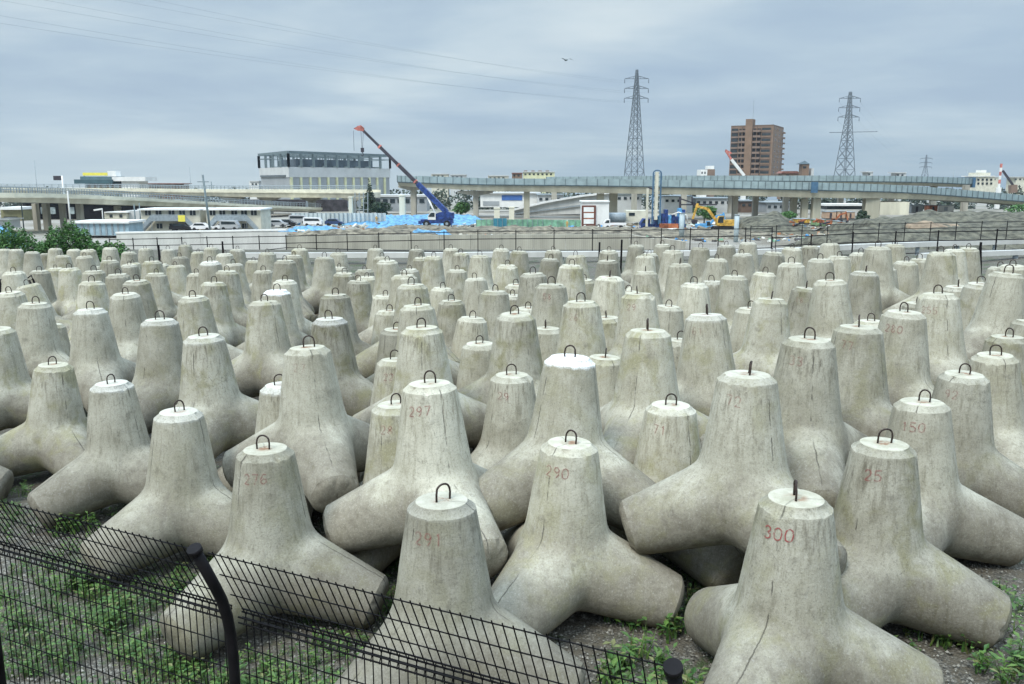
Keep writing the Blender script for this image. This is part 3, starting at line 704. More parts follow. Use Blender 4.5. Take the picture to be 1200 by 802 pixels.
M_TARP = mat('blue_tarpaulin', (.10, .27, .45), .5, .3, 1.2, bump=.8)
M_CRANEB = mat('deep_blue_crane_paint', (.02, .05, .19), .55, .3, 2)
M_BOOM = mat('dark_boom_steel', (.045, .04, .05), .5, .15, 1)
M_REDP = mat('red_machine_paint', (.48, .06, .04), .5, .15, 1)
M_PINK = mat('salmon_red_paint', (.46, .15, .12), .6, .25, 1)
M_EXC = mat('yellow_machine_paint', (.55, .33, .06), .6, .3, 2)
M_TYRE = mat('black_rubber', (.018, .018, .018), .85, .1, 3)
M_ORG = mat('rusty_orange_steel', (.34, .115, .05), .8, .3, 1)
M_GNET = mat('green_safety_net', (.20, .40, .27), .8, .2, .8)
M_GRAVH = mat('heaped_grey_brown_spoil', (.10, .096, .07), .95, .34, .9, bump=.6)
M_EARTH = mat('sandy_earth', (.17, .15, .11), .95, .38, .7, bump=.8)
M_ASPH = mat('asphalt', (.055, .055, .057), .9, .2, 1)
M_WCONC = mat('white_concrete', (.52, .52, .49), .8, .07, .5, streak=True)
M_BCONC = mat('beige_concrete', (.33, .32, .265), .85, .12, .4, streak=True)
M_BARK = mat('bark', (.07, .055, .04), .9, .2, 4)
M_SKYB = mat('light_blue_machine_paint', (.10, .32, .58), .5, .15, 2)
M_TRUNK = M_BARK

# ---------------------------------------------------------------- deck along a path
def path_pts(P):   # (px, y_panel_top, y_panel_bottom, y_beam_bottom, Y)
    return P
def deck(parent, P, width, mp, mb_, mg, rail=False, post_step=None):
    """elevated carriageway along a path given by points at true distances"""
    top = []; mid = []; bot = []
    for px, a, b, c, Y in P:
        top.append(at(px, a, Y)); mid.append(at(px, b, Y)); bot.append(at(px, c, Y))
    n = len(P)
    # subdivide with catmull for smooth curves
    def cr(L):
        out = []
        for i in range(len(L)-1):
            p0 = L[max(i-1, 0)]; p1 = L[i]; p2 = L[i+1]; p3 = L[min(i+2, len(L)-1)]
            for k in range(6):
                t = k/6; out.append(.5*((2*p1)+(p2-p0)*t+(2*p0-5*p1+4*p2-p3)*t*t+(3*p1-p0-3*p2+p3)*t**3))
        out.append(L[-1]); return out
    top, mid, bot = cr(top), cr(mid), cr(bot)
    N = len(top)
    def perp_(i):
        d = mid[min(i+1, N-1)]-mid[max(i-1, 0)]; d.z = 0; d.normalize(); return Vector((-d.y, d.x, 0))
    def strip(rows, name, m):
        mb = MB(); k = len(rows[0])
        for r in rows: mb.v += [tuple(p) for p in r]
        for i in range(N-1):
            for j in range(k):
                a = i*k+j; b = i*k+(j+1) % k
                mb.f.append((a, b, b+k, a+k)); mb.sm.append(False)
        mb.f.append(tuple(range(k))[::-1]); mb.f.append(tuple((N-1)*k+j for j in range(k))); mb.sm += [False, False]
        return mb.build(name, m, parent)
    Z = Vector((0, 0, 1))
    rp, rb, rg, rf = [], [], [], []
    for i in range(N):
        q = perp_(i); t, m_, b_ = top[i], mid[i], bot[i]; m0 = Vector((m_.x, m_.y, m_.z))
        rp.append([m_, m_+q*.25, Vector((m_.x, m_.y, t.z))+q*.25, Vector((m_.x, m_.y, t.z))])
        far = m_+q*width
        rf.append([far-q*.25, far, far+Z*(t.z-m_.z), far-q*.25+Z*(t.z-m_.z)])
        h = m_.z-b_.z
        rg.append([m_-Z*.28-q*.06, far-Z*.28+q*.06, far+q*.06-Z*.003, m_-q*.06-Z*.003])
        rb.append([m_+q*.7-Z*h, m_+q*(width-.7)-Z*h, m_+q*(width-.2)-Z*.281, m_+q*.2-Z*.281])
    strip(rp, 'parapet', mp); strip(rf, 'parapet', mp); strip(rg, 'deck_slab', mg); strip(rb, 'girder', mb_)
    if post_step:
        for i in range(N-1):
            a, b = mid[i], mid[i+1]; L = (b-a).length; ns = 2; q = perp_(i)
            for k in range(ns):
                p = a.lerp(b, k/ns); h = top[i].z-mid[i].z
                MB().box(p.x-.07, p.x+.07, p.y-.14, p.y-.02, p.z, p.z+h+.08).build('parapet_post', M_DKST, parent)
    if rail:
        mb = MB(); q = None
        for side in (0.1, width-.1):
            pts = [Vector((mid[i].x, mid[i].y, top[i].z+1.1))+perp_(i)*side for i in range(N)]
            mb.tube(pts, .07, 5); mb.tube([p-Z*.5 for p in pts], .05, 5)
            for i in range(0, N-1):
                for k in range(4):
                    p = pts[i].lerp(pts[i+1], k/4); mb.bar(p, p-Z*1.1, .1)
        mb.build('railing', M_STEEL, parent)
    return mid
def pier(parent, px0, px1, ytop, Y, head=None, m=M_PIER, zb=None):
    a = at(px0, ytop, Y); b = at(px1, ytop, Y); zb = terrain(0, Y) if zb is None else zb
    w = b.x-a.x; cx = (a.x+b.x)/2
    mb = MB().box(a.x, b.x, Y+2, Y+2+min(max(w, 1.2), 2.2), zb-.5, a.z)
    if head:
        mb.v = []; mb.f = []; mb.sm = []
        mb.box(a.x, b.x, Y+1.5, Y+4.5, zb-.5, a.z-1.3)
        mb.extr([(a.x+.002, a.z-1.301), (b.x-.002, a.z-1.301), (cx+head, a.z-.5), (cx+head, a.z), (cx-head, a.z), (cx-head, a.z-.5)], Y+1.2, Y+4.8)
    return mb.build('pier', m, parent)
def bridge(name, P, width, lab, mp, mbm, mg, **k):
    c = at(P[0][0], P[0][2], P[0][4])
    t = empty(name, (c.x, c.y, terrain(c.x, c.y)), 0, lab, 'viaduct')
    deck(t, P, width, mp, mbm, mg, **k); return t
# left descending ramp
va = bridge('viaduct', [(-160, 225, 231, 237, 150), (0, 226, 230.5, 237, 157), (75, 227.5, 231, 238.5, 168), (150, 231, 233.5, 240.5, 182), (225, 235.5, 237.5, 243, 203), (300, 240, 242, 246.5, 228), (378, 243.5, 245, 248.5, 255)], 9,
   'cream concrete ramp sloping down from the left edge past the stair buildings', M_PANELW, M_DECKL, M_DECKL, rail=True)
for a, b, Y in ((30, 35, 170), (42, 48, 171), (62, 67, 171), (82, 88, 172), (128, 134, 186), (176, 180, 196)):
    pier(va, a, b, 239 if a < 100 else 242, Y, m=M_PIER)
vb = bridge('viaduct', [(-60, 220, 222.5, 227, 258), (120, 221, 223, 228, 262), (200, 222, 224.5, 229, 262), (300, 222.5, 225, 231.5, 258), (380, 222.5, 225.5, 232, 252), (428, 223, 226, 232.5, 248)], 10,
   'level cream viaduct deck on piers in front of the grey steel-frame building', M_PANELW, M_DECKL, M_DECKL, rail=True)
for a, b in ((20, 25), (108, 113), (168, 173), (222, 227), (266, 271), (309, 315), (359, 366), (408, 415)):
    pier(vb, a, b, 231, 262, head=3.2)
# darker shops under it
M_UND = mat('dark_hoarding', (.05, .045, .05), .9, .3, .6)
hd = empty('hoarding', at(370, 246, 285), 0, 'dark patterned hoarding under the cream viaduct', 'hoarding')
for k, (a, b) in enumerate(((318, 358), (366, 407), (268, 310))):
    pbox('panel', M_UND, hd, a, b, 234, 248, 280, .5)
# main bridge
vd = bridge('viaduct', [(465.5, 206, 213, 218, 240), (560, 209, 216, 223.5, 230), (700, 210, 217.5, 226.5, 223), (860, 212.5, 220.5, 229.5, 216), (955, 214, 222.5, 232, 212), (1050, 217, 225, 233, 214), (1120, 222, 229.5, 235.5, 224), (1200, 229, 236, 240, 240), (1290, 238, 243, 247, 262)], 11,
   'long bridge with grey-blue screen panels, cut off at its left end beside the crane', M_PANEL, M_DECK, M_GIRD, post_step=2.6)
for a, b, yt, Y, hd_ in ((480, 486, 218, 240, 4.0), (554, 560, 224, 232, 4.6), (614, 621, 225, 227, None), (701, 709, 227, 224, None), (716, 725, 227, 226, None), (862, 868, 230, 220, None), (886, 892, 230, 222, None), (931, 938, 232, 216, None), (944, 951, 233, 213, None), (957, 966, 233, 212, None), (1019, 1036, 233, 212, None)):
    pier(vd, a, b, yt, Y, head=hd_, m=M_DECK if b-a > 6 else M_PIER)
jt = MB(); a = at(951, 214, 211.5); b = at(957, 232, 211.5)
jt.box(a.x, b.x, 211, 211.7, b.z+1.2, a.z+.1); jt.build('expansion_joint_cover', M_BLUEG, vd)
pbox('abutment', M_DECKL, vd, 1030, 1066, 237, 252, 214, 8)
ve = bridge('viaduct', [(640, 207.5, 211.5, 215, 300), (745, 206.5, 211.3, 214.5, 285), (804, 206, 211.5, 214.5, 276), (900, 206, 212, 215, 262), (1000, 206, 212.5, 216, 256), (1080, 207, 213.5, 217.5, 256), (1142, 209, 216, 219.5, 262)], 10,
   'second bridge with grey screen panels running behind the long one, ending at the right', M_PANEL, M_DECK, M_GIRD, post_step=3.0)
pbox('end_cover', M_BLUEG, ve, 1140, 1144, 208, 220, 261, 10)
for px in (650, 700, 745, 804, 860, 925, 990, 1050, 1100, 1138): pier(ve, px-3, px+3, 217, 284-(px-640)*.055)
for (a, b, yt, yb) in ((468, 474.5, 230, 252), (579, 585.5, 245, 258), (596.5, 602.5, 244, 258), (409, 413, 232, 247)):
    Y = 205
    t = at(a, yt, Y); u = at(b, yt, Y)
    o = MB().box(-(u.x-t.x)/2, (u.x-t.x)/2, -.8, .8, 0, t.z+4.2)
    r_ = empty('concrete_column', ((t.x+u.x)/2, Y, -4.2), 0, {468: 'free standing pale column left of the first bridge pier', 579: 'left of two short unfinished columns behind the green netting', 596.5: 'right of two short unfinished columns behind the green netting', 409: 'thin pale column beside the dark conifer'}[a], 'column')
    o.build('shaft', M_DECKL, r_, rel=1); MB().box(-(u.x-t.x)/2-.1, (u.x-t.x)/2+.1, -.9, .9, t.z+4.2, t.z+4.5).build('column_head', M_DECKL, r_, rel=1)

# ---------------------------------------------------------------- fences behind the field
fb = 0
def far_fence(pts, step, lab, mesh=True, hh=None, thick=.07):
    """pts: (px, y_top, Y)"""
    P = [at(a, b, Y) for a, b, Y in pts]; P = [Vector((p.x, p.y, p.z)) for p in P]
    t = empty('steel_fence', (P[0].x, P[0].y, terrain(P[0].x, P[0].y)), 0, lab, 'fence')
    rails = MB()
    def base(p): return terrain(p.x, p.y)
    for dz in (0, -.62, None):
        q = [Vector((p.x, p.y, (p.z+dz) if dz is not None else base(p)+.15)) for p in P]
        rails.tube(q, .035, 5)
    rails.build('rail', M_BLK, t)
    wires_ = MB(); acc = 0
    for a, b in zip(P[:-1], P[1:]):
        L = (Vector((b.x-a.x, b.y-a.y, 0))).length; n = max(1, round(L/step))
        for k in range(n+(1 if b is P[-1] else 0)):
            p = a.lerp(b, k/n)
            MB().bar((p.x, p.y, base(p)-.2), (p.x, p.y, p.z+.12), thick).build('post', M_BLK, t)
        if mesh:
            m_ = max(1, int(L/.16))
            for k in range(m_):
                p = a.lerp(b, k/m_); wires_.bar((p.x, p.y, base(p)+.1), (p.x, p.y, p.z), .004)
    if mesh: wires_.build('mesh_panel', M_BLK, t)
    return t
far_fence([(128, 281, 82), (335, 277, 76), (560, 271.5, 71), (740, 270, 70), (905, 268, 76)], 2.95, 'long black steel fence behind the tetrapods, from the bush to the blue rig')
far_fence([(880, 266, 98), (1000, 263, 99), (1240, 259, 101)], 3.3, 'black steel fence in front of the spoil heaps at the right')
far_fence([(905, 279, 64), (1000, 274, 60), (1100, 272, 60), (1240, 269, 58)], 3.0, 'nearer low black fence beside the white guard beams at the right', mesh=False)
# nearer thin black sign stakes sticking up between the caps
for i, (px, yt, Y) in enumerate(((185, 287, 50), (260, 283, 54), (702, 284, 46), (728, 281, 44), (1149, 284, 44))):
    p = at(px, yt, Y); z0 = terrain(p.x, Y)
    mb = MB().bar((p.x, Y, z0-.2), (p.x+.03, Y, p.z), .09)
    if i in (0, 1, 4): mb.bar((p.x+.25, Y, z0-.2), (p.x+.03, Y, p.z-.15), .07)
    o = mb.build('stake', M_BLK); tag(o, ['bent black stake between tetrapods near the low blue-white shed', 'forked black stake below the second stair building', 'thin black stake below the red framed hut', 'thin black stake between the hut and the left pylon', 'dark stake behind the pods at the right edge'][i], 'stake')
# white beams / kerbs
def beam_run(name, pts, h, d, m, lab, cat):
    P = [at(a, b, Y) for a, b, Y in pts]
    mb = MB()
    for a, b in zip(P[:-1], P[1:]):
        mb.bar((a.x, a.y, a.z-h/2), (b.x, b.y, b.z-h/2), d, h)
    mb.build(name, m) if False else None
    t = empty(name, (P[0].x, P[0].y, P[0].z-h), 0, lab, cat)
    mb.build('beam', m, t)
    f = MB()
    for a, b in zip(P[:-1], P[1:]):
        n = max(1, int((b-a).length/3.4))
        for k in range(n):
            p = a.lerp(b, (k+.5)/n); f.box(p.x-.12, p.x+.12, p.y-.1, p.y+.1, min(terrain(p.x, p.y)-.1, p.z-h-.1), p.z-h+.01)
    f.build('foot', M_STEEL, t)
beam_run('guard_beam', [(285, 296.5, 66), (520, 296, 64), (800, 294, 63), (905, 292, 64), (1000, 286.5, 66), (1100, 283, 69), (1230, 279.5, 72)], .38, .5, M_WCONC, 'long white concrete guard beam just behind the back row of tetrapods', 'guard beam')
beam_run('guard_beam', [(1080, 297, 50), (1150, 294.5, 52), (1230, 292, 54)], .3, .4, M_WCONC, 'short lower white guard beam behind the rightmost pods', 'guard beam')
rd = MB(); a0 = Vector((14, 55, 0)); rd.v = [(14, 56, terrain(14, 56)+.03), (46, 56, 1.02), (60, 64, .6), (60, 70, .15), (14, 66, .12)]; rd.f = [(0, 1, 2, 3, 4)]; rd.sm = [False]
tag(rd.build('service_road', M_ASPH), kind='structure')

# retaining walls at the foot of the yard
def wall_thing(px0, px1, yt0, yt1, Y0, Y1, zb, m, lab, cap=None, joints=4.0):
    a = at(px0, yt0, Y0); b = at(px1, yt1, Y1)
    t = empty('retaining_wall', (a.x, a.y, zb), 0, lab, 'wall')
    mb = MB(); d = Vector((b.x-a.x, b.y-a.y, 0)); L = d.length; d.normalize(); n = max(1, int(L/joints))
    q = Vector((-d.y, d.x, 0))
    for k in range(n):
        s0 = L*k/n+.02; s1 = L*(k+1)/n-.02; z0 = a.z+(b.z-a.z)*(k+.5)/n
        p = a+d*s0; r_ = a+d*s1
        mb.prism([(p.x, p.y), (r_.x, r_.y), (r_.x+q.x*.4, r_.y+q.y*.4), (p.x+q.x*.4, p.y+q.y*.4)], zb-.3, z0)
    mb.build('wall_panel', m, t)
    if cap:
        mb = MB().bar((a.x, a.y+.2, a.z+.12), (b.x, b.y+.2, b.z+.12), .6, .24); mb.build('coping', cap, t)
    return t
wall_thing(335, 738, 276.5, 274.5, 122, 118, -4, M_BCONC, 'beige concrete retaining wall behind the fence in the middle', joints=4.4)
wall_thing(738, 800, 276, 282, 117, 100, -4, M_PIER, 'short grey return wall at the right end of the beige wall', joints=6)
wall_thing(136, 336, 274, 270.5, 126, 122, -4, M_WCONC, 'white concrete wall behind the fence, right of the green bush', cap=M_WHITE, joints=9)

# ---------------------------------------------------------------- vegetation
def foliage(name, m, parent, blobs, n, size, seed, flat=.8):
    rr = random.Random(seed); mb = MB()
    for _ in range(n):
        cx, cy, cz, rx, ry, rz = rr.choices(blobs, [b[3]*b[4] for b in blobs])[0]
        while True:
            v = Vector((rr.gauss(0, 1), rr.gauss(0, 1), rr.gauss(0, 1)))
            if v.length > .1: break
        v.normalize(); k = rr.uniform(.45, 1.08)**.6
        k *= 1+.22*mn.noise(Vector((v.x*2.5+seed, v.y*2.5, v.z*2.5)))
        p = Vector((cx+v.x*rx*k, cy+v.y*ry*k, cz+v.z*rz*k))
        if p.z < -4.1: continue
        a = Vector((rr.gauss(0, 1), rr.gauss(0, 1), rr.gauss(0, .6))).normalized()*size*rr.uniform(.6, 1.3)
        b = a.cross(Vector((rr.gauss(0, 1), rr.gauss(0, 1), rr.gauss(0, 1)))).normalized()*size*rr.uniform(.3, .6)
        mb.face([p-a, p+b, p+a, p-b])
    return mb.build(name, m, parent)
def bush(px0, px1, yt, Y, zb, lab, seed, n=5200, m=None, size=.13, cat='bush', name='bush', segs=5):
    a = at(px0, yt, Y); b = at(px1, yt, Y); w = b.x-a.x; h = a.z-zb; t = empty(name, ((a.x+b.x)/2, Y, zb), 0, lab, cat)
    bl = []; rr = random.Random(seed)
    for k in range(segs):
        f = (k+.5)/segs; e = math.sin(math.pi*min(max(f, .12), .88))**.7
        r_ = w/segs*.8
        bl.append((a.x+w*f, Y+rr.uniform(-.4, .4)*r_, zb+h*.52*e, r_*1.25, r_, h*.54*e*rr.uniform(.92, 1.06)))
    foliage('crown', m or M_BUSH, t, bl, n, size, seed)
    mb = MB()
    for x, y, z, rx, ry, rz in bl:
        for j in range(3): mb.tube([(x+rr.uniform(-.2, .2)*rx, y, zb-.2), (x+rr.uniform(-.5, .5)*rx, y+rr.uniform(-.4, .4)*ry, z+.3*rz)], .06*h/3+.02, 5, True, .02)
    mb.build('stems' if False else 'stem', M_BARK, t)
bush(-40, 66, 268, 61, -1.4, 'left part of the large dense green bush behind the tetrapods', 3, 22000, size=.10, segs=7)
bush(30, 128, 265, 59, -1.2, 'right rounded part of the large dense green bush behind the tetrapods', 4, 24000, size=.10, segs=7)
bush(119, 143, 276, 60, -1.0, 'small dark green bush just right of the large one', 5, 2500, segs=2)
def conifer(px, yt, Y, w, lab, seed, m=None, n=1800):
    p = at(px, yt, Y); zb = -4.2; t = empty('conifer_tree', (p.x, Y, zb), 0, lab, 'tree'); h = p.z-zb
    bl = [(p.x, Y, zb+h*(.22+.7*k/6), w*(1-k/7.2), w*(1-k/7.2), h*.12) for k in range(7)]
    foliage('crown', m or M_DTREE, t, bl, n, .35, seed)
    MB().tube([(p.x, Y, zb), (p.x, Y, zb+h*.9)], .22, 7, True, .05).build('trunk', M_BARK, t)
conifer(432.5, 212.5, 242, 2.3, 'dark pointed conifer left of the crane boom', 21)
def tree(px, yt, Y, w, lab, seed, m=None, n=1600, name='broadleaf_tree'):
    p = at(px, yt, Y); zb = -4.2; h = p.z-zb; t = empty(name, (p.x, Y, zb), 0, lab, 'tree'); rr = random.Random(seed)
    bl = [(p.x+rr.uniform(-.5, .5)*w, Y+rr.uniform(-.5, .5)*w, zb+h*rr.uniform(.45, .8), w*rr.uniform(.45, .7), w*rr.uniform(.45, .7), h*rr.uniform(.18, .28)) for _ in range(5)]
    foliage('crown', m or M_BUSH, t, bl, n, .3, seed)
    mb = MB().tube([(p.x, Y, zb), (p.x, Y, zb+h*.6)], .18, 6, True, .07)
    mb.build('trunk', M_BARK, t)
for i, (px, yt, Y, w, l) in enumerate(((447, 238, 215, 2.6, 'low dark tree beside the blue-grey long shed'), (540, 236, 236, 2.8, 'round green tree between the first two bridge piers'),
      (826, 240, 200, 2.6, 'dark leafy tree behind the yellow excavator'), (925, 246, 205, 3., 'green tree at the foot of the joint pier'), (1012, 246, 200, 2., 'small green tree beside the pale wall pier'))):
    tree(px, yt, Y, w, l, 40+i, M_DTREE if i in (0, 4) else None)
bush(1172, 1260, 237, 200, -4, 'bright green bank of shrubs under the bridge at the right edge', 61, 3500, size=.35, segs=5)

# ---------------------------------------------------------------- spoil heaps, tarpaulins
def mound(name, prof, Y, depth, m, lab, cat, seed, amp=.5, kind=None, nxs=60, rough=1.0):
    """prof: (px, y_top) at distance Y; falls off toward the viewer and away"""
    P = [at(a, b, Y) for a, b in prof]; xs = [p.x for p in P]; zs = [p.z for p in P]
    mb = MB(); ny = 22; x0, x1 = xs[0], xs[-1]; g0 = len(mb.v)
    for j in range(ny+1):
        for i in range(nxs+1):
            x = x0+(x1-x0)*i/nxs; zt = np.interp(x, xs, zs); y = Y-depth*.6+depth*1.2*j/ny
            k = max(0, 1-abs((y-Y)/(depth*.6)))**.75
            e = min(1, i/3, (nxs-i)/3); g = -4.1
            z = g+(zt-g)*k*smooth(e) + amp*mn.fractal(Vector((x*.25*rough, y*.25*rough, seed)), 1, 2, 4)*min(k*2, 1)
            mb.v.append((x, y, z))
    for j in range(ny):
        for i in range(nxs):
            a = j*(nxs+1)+i; mb.f.append((a, a+1, a+nxs+2, a+nxs+1)); mb.sm.append(True)
    o = mb.build(name, m); tag(o, lab, cat, kind=kind); return o
def hill(name, prof, Y, depth, m, seed, amp=.5): return mound(name, prof, Y, depth, m, None, None, seed, amp, 'structure', 110)
mound('spoil_heap', [(1000, 262), (1040, 255), (1075, 249), (1100, 250), (1130, 246.5), (1160, 249), (1200, 249), (1260, 252)], 150, 40, M_GRAVH, 'broad grey-brown spoil heap at the right behind the black fence', 'heap', 1.3, .8)
mound('spoil_heap', [(862, 262), (880, 252), (905, 249), (925, 256), (945, 266)], 172, 22, M_GRAVH, 'small rounded spoil heap right of the second grey pipe', 'heap', 2.7, .6)
mound('spoil_heap', [(940, 281), (975, 273), (1010, 268), (1060, 268), (1130, 270), (1210, 267), (1260, 268)], 122, 20, M_GRAVH, 'long low gravel heap right behind the black fence', 'heap', 4.1, .5)
mound('spoil_heap', [(640, 268), (690, 266), (730, 267), (790, 269), (850, 270), (900, 271)], 160, 24, M_EARTH, 'flat sandy bank in front of the white pickup truck', 'heap', 5.1, .5)
mound('spoil_heap', [(420, 268), (480, 265), (540, 266), (600, 265), (660, 268)], 165, 20, M_EARTH, 'low sandy bank at the feet of the blue crane', 'heap', 6.1, .6)
mound('spoil_heap', [(330, 275), (400, 270), (450, 269), (520, 274)], 150, 14, M_EARTH, 'pale earth bank under the small tarpaulins', 'heap', 7.1, .5)
mound('spoil_heap', [(1060, 262), (1090, 259), (1125, 263)], 140, 10, mat('reddish_spoil', (.25, .19, .13), .95, .2, .5), 'small ochre heap in front of the broad one', 'heap', 8.1, .4)
for i, (prof, Y, d, l) in enumerate((
   ([(398, 262), (420, 254.5), (480, 252), (530, 251), (570, 255)], 203, 18, 'large blue tarpaulin sheet spread behind the crane'),
   ([(322, 274), (350, 266), (385, 265), (405, 272)], 172, 9, 'low blue tarpaulin pile left of the crane'),
   ([(424, 271), (438, 263), (462, 260), (484, 268)], 170, 9, 'crumpled blue tarpaulin pile just left of the crane wheels'),
   ([(472, 277), (490, 270), (520, 271), (532, 277)], 152, 6, 'small blue tarpaulin scrap below the crane'),
   ([(-40, 268), (-10, 264), (10, 267), (16, 274)], 128, 6, 'blue tarpaulin at the left edge above the bush'))):
    mound('tarpaulin', prof, Y, d, M_TARP, l, 'tarpaulin', 11.3+i, .55, nxs=40, rough=2.6)
# pale sheet fence
def sheet_fence(px0, px1, yt, yb, Y, m, lab, n, zslope=0):
    a = at(px0, yb, Y); b = at(px1, yt, Y); t = empty('site_hoarding', (a.x, Y, a.z), 0, lab, 'hoarding'); w = (b.x-a.x)/n
    mb = MB()
    for k in range(n):
        mb.box(a.x+w*k+.04, a.x+w*(k+1)-.04, Y+k*.02, Y+k*.02+.06, a.z, b.z-zslope*k)
        MB().box(a.x+w*k-.04, a.x+w*k+.035, Y-.1, Y+.2, a.z-.3, b.z+.1-zslope*k).build('post', M_STEEL, t)
    mb.build('sheet', m, t)
M_PALE = mat('pale_bluish_sheet', (.50, .56, .56), .5, .12, .6, streak=True)
sheet_fence(342, 452, 250, 262, 196, M_PALE, 'pale bluish sheet hoarding right of the stair buildings', 22)
sheet_fence(558, 642, 257.5, 268, 178, M_GNET, 'green netting panels along the middle of the site', 14)
sheet_fence(578, 594, 256, 266, 176, mat('teal_sheet', (.04, .20, .27), .6, .1, 1), 'short teal sheet in front of the green netting', 3)
sheet_fence(640, 681, 258, 266, 186, M_GNET, 'shaded green panels left of the red framed hut', 6)

# ---------------------------------------------------------------- big steel frame building
def zof(py, Y): return at(600, py, Y).z
c0 = Vector((ax(339, 300), 300)); c1 = Vector((ax(457.5, 346), 346)); c2 = Vector((ax(304.5, 335), 335)); c3 = c1+c2-c0
t = empty('warehouse_building', (c0.x, c0.y, -4), 0, 'big grey windowless building with an open steel frame top storey', 'building')
ztop, zmid, zpil = zof(176.8, 300), zof(195.8, 300), zof(208, 300)
quad = [c0, c1, c3, c2]
cen = (c0+c3)/2
def inset(q, d): return [p+(cen-p).normalized()*d for p in q]
MB().prism([tuple(p) for p in quad], zpil, zmid).build('wall', M_WALLG, t)
MB().prism([tuple(p) for p in inset(quad, .4)], -4.2, zpil-.003).build('lower_wall', M_WALLB, t)
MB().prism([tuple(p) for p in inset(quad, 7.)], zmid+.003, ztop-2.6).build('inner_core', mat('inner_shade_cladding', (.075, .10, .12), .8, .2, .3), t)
fr = MB()
def edge(a, b, n, z0, z1, w, mbx, pil=None):
    for k in range(n+1):
        p = a.lerp(b, k/n); mbx.bar((p.x, p.y, z0), (p.x, p.y, z1), w)
for (a, b, n) in ((c0, c1, 9), (c0, c2, 4), (c1, c3, 4), (c2, c3, 9)):
    edge(a, b, n, zmid+.003, ztop-.9, .8, fr)
    fr.bar((a.x, a.y, ztop-.45), (b.x, b.y, ztop-.45), .6, .9); fr.bar((a.x, a.y, (ztop+zmid)/2+.6), (b.x, b.y, (ztop+zmid)/2+.6), .2, .25)
for k in range(1, 9):
    a = c0.lerp(c1, k/9); b = c2.lerp(c3, k/9); fr.bar((a.x, a.y, ztop-.6), (b.x, b.y, ztop-.6), .35, .6)
    fr.bar((a.x, a.y, zmid+.3), (b.x, b.y, zmid+.3), .35, .5)
for k in range(1, 4):
    a = c0.lerp(c2, k/4); b = c1.lerp(c3, k/4); edge(a, b, 9, zmid+.003, ztop-.95, .4, fr)
fr.build('steel_frame', M_DKST, t)
pd = (c1-c0).normalized(); pn = Vector((pd.y, -pd.x)); n_p = 12
for k in range(n_p):
    p = c0.lerp(c1, (k+.12)/n_p)
    MB().prism([tuple(p+pn*.25), tuple(p+pd*.9+pn*.25), tuple(p+pd*.9-pn*.6), tuple(p-pn*.6)], -4, zpil-.01).build('pilaster', M_YEL, t)
    q = p+pd*2.6
    MB().prism([tuple(q-pn*.3), tuple(q+pd*.9-pn*.3), tuple(q+pd*.9-pn*.8), tuple(q-pn*.8)], zof(222, 300)+.5, zof(222, 300)+2.2).build('window', M_GLASS, t)
qn = (c2-c0).normalized()
MB().prism([tuple(c0+qn*4-Vector((.3, 0))), tuple(c2-qn*2-Vector((.3, 0))), tuple(c2-qn*2), tuple(c0+qn*4)], zpil+.2, zpil+.8).build('vent_strip', M_GLASS, t)

# ---------------------------------------------------------------- apartment tower
t = empty('apartment_tower', (ax(880, 500), 500, -4), 0, 'brown high rise apartment tower with rows of balconies and an antenna', 'building')
A0 = Vector((ax(903, 500), 500)); A1 = Vector((ax(854, 512), 512)); A2 = Vector((ax(915, 528), 528)); A3 = A1+A2-A0
ztop = zof(148, 500); z0 = -4.; NF = 13; fh = (ztop-z0)/NF
bd = (A1-A0); BL = bd.length; bd.normalize(); bn = Vector((bd.y, -bd.x));
if bn.y > 0: bn = -bn
sd = (A2-A0).normalized()
MB().prism([tuple(A0), tuple(A1), tuple(A3), tuple(A2)], z0, ztop).build('wall', M_BROWNL, t)
def fprism(s0, s1, o0, o1, za, zb, name, m, par=t):
    a = A0+bd*s0; b = A0+bd*s1
    return MB().prism([tuple(a+bn*o0), tuple(b+bn*o0), tuple(b+bn*o1), tuple(a+bn*o1)], za, zb).build(name, m, par)
core0, core1 = BL*(903-880)/49, BL*(903-872)/49
fprism(core0, core1, -4, 2.2, z0, zof(139, 500), 'stair_core', M_BROWNL)
MB().bar((A0.x+bd.x*(core0+core1)/2, 501, zof(139, 500)), (A0.x+bd.x*(core0+core1)/2, 501, zof(117, 500)), .16).build('antenna', M_STEEL, t)
for (a, b, nm) in ((BL*.045, BL*.27, 'c'), (BL*.28, core0-.15, 'b'), (core1+.15, BL*.80, 'a'), (BL*.82, BL*.985, 'd')):
    fprism(a, b, .05, .12, z0, ztop-1.0, 'recess', M_DARK if nm != 'c' else M_BROWN)
    for k in range(NF):
        zz = z0+fh*k
        if nm in 'cd':
            fprism(a+.3, b-.3, .12, .16, zz+1.0, zz+2.3, 'window', M_GLASS); fprism(a, b, .13, .4, zz, zz+.9, 'balcony', M_BALC if nm == 'd' else M_BROWNL)
        else:
            fprism(a, b, .13, 1.5, zz, zz+1.15, 'balcony', M_BALC)
            fprism(a+(b-a)*.5-.15, a+(b-a)*.5+.15, .13, 1.4, zz+1.15, zz+fh, 'partition', M_BROWNL)
side_n = Vector((sd.y, -sd.x))
for k in range(NF):
    zz = z0+fh*k+1.1
    for s in (.22, .55, .85):
        p = A0.lerp(A2, s)
        MB().prism([tuple(p+side_n*.05), tuple(p+sd*1.6+side_n*.05), tuple(p+sd*1.6-side_n*.02), tuple(p-side_n*.02)], zz, zz+1.2).build('window', M_GLASS, t)
    p = A2
    MB().prism([tuple(p+side_n*.02), tuple(p+side_n*1.3), tuple(p+side_n*1.3-sd*2.5), tuple(p+side_n*.02-sd*2.5)], zz-1, zz).build('balcony', M_BALC, t)
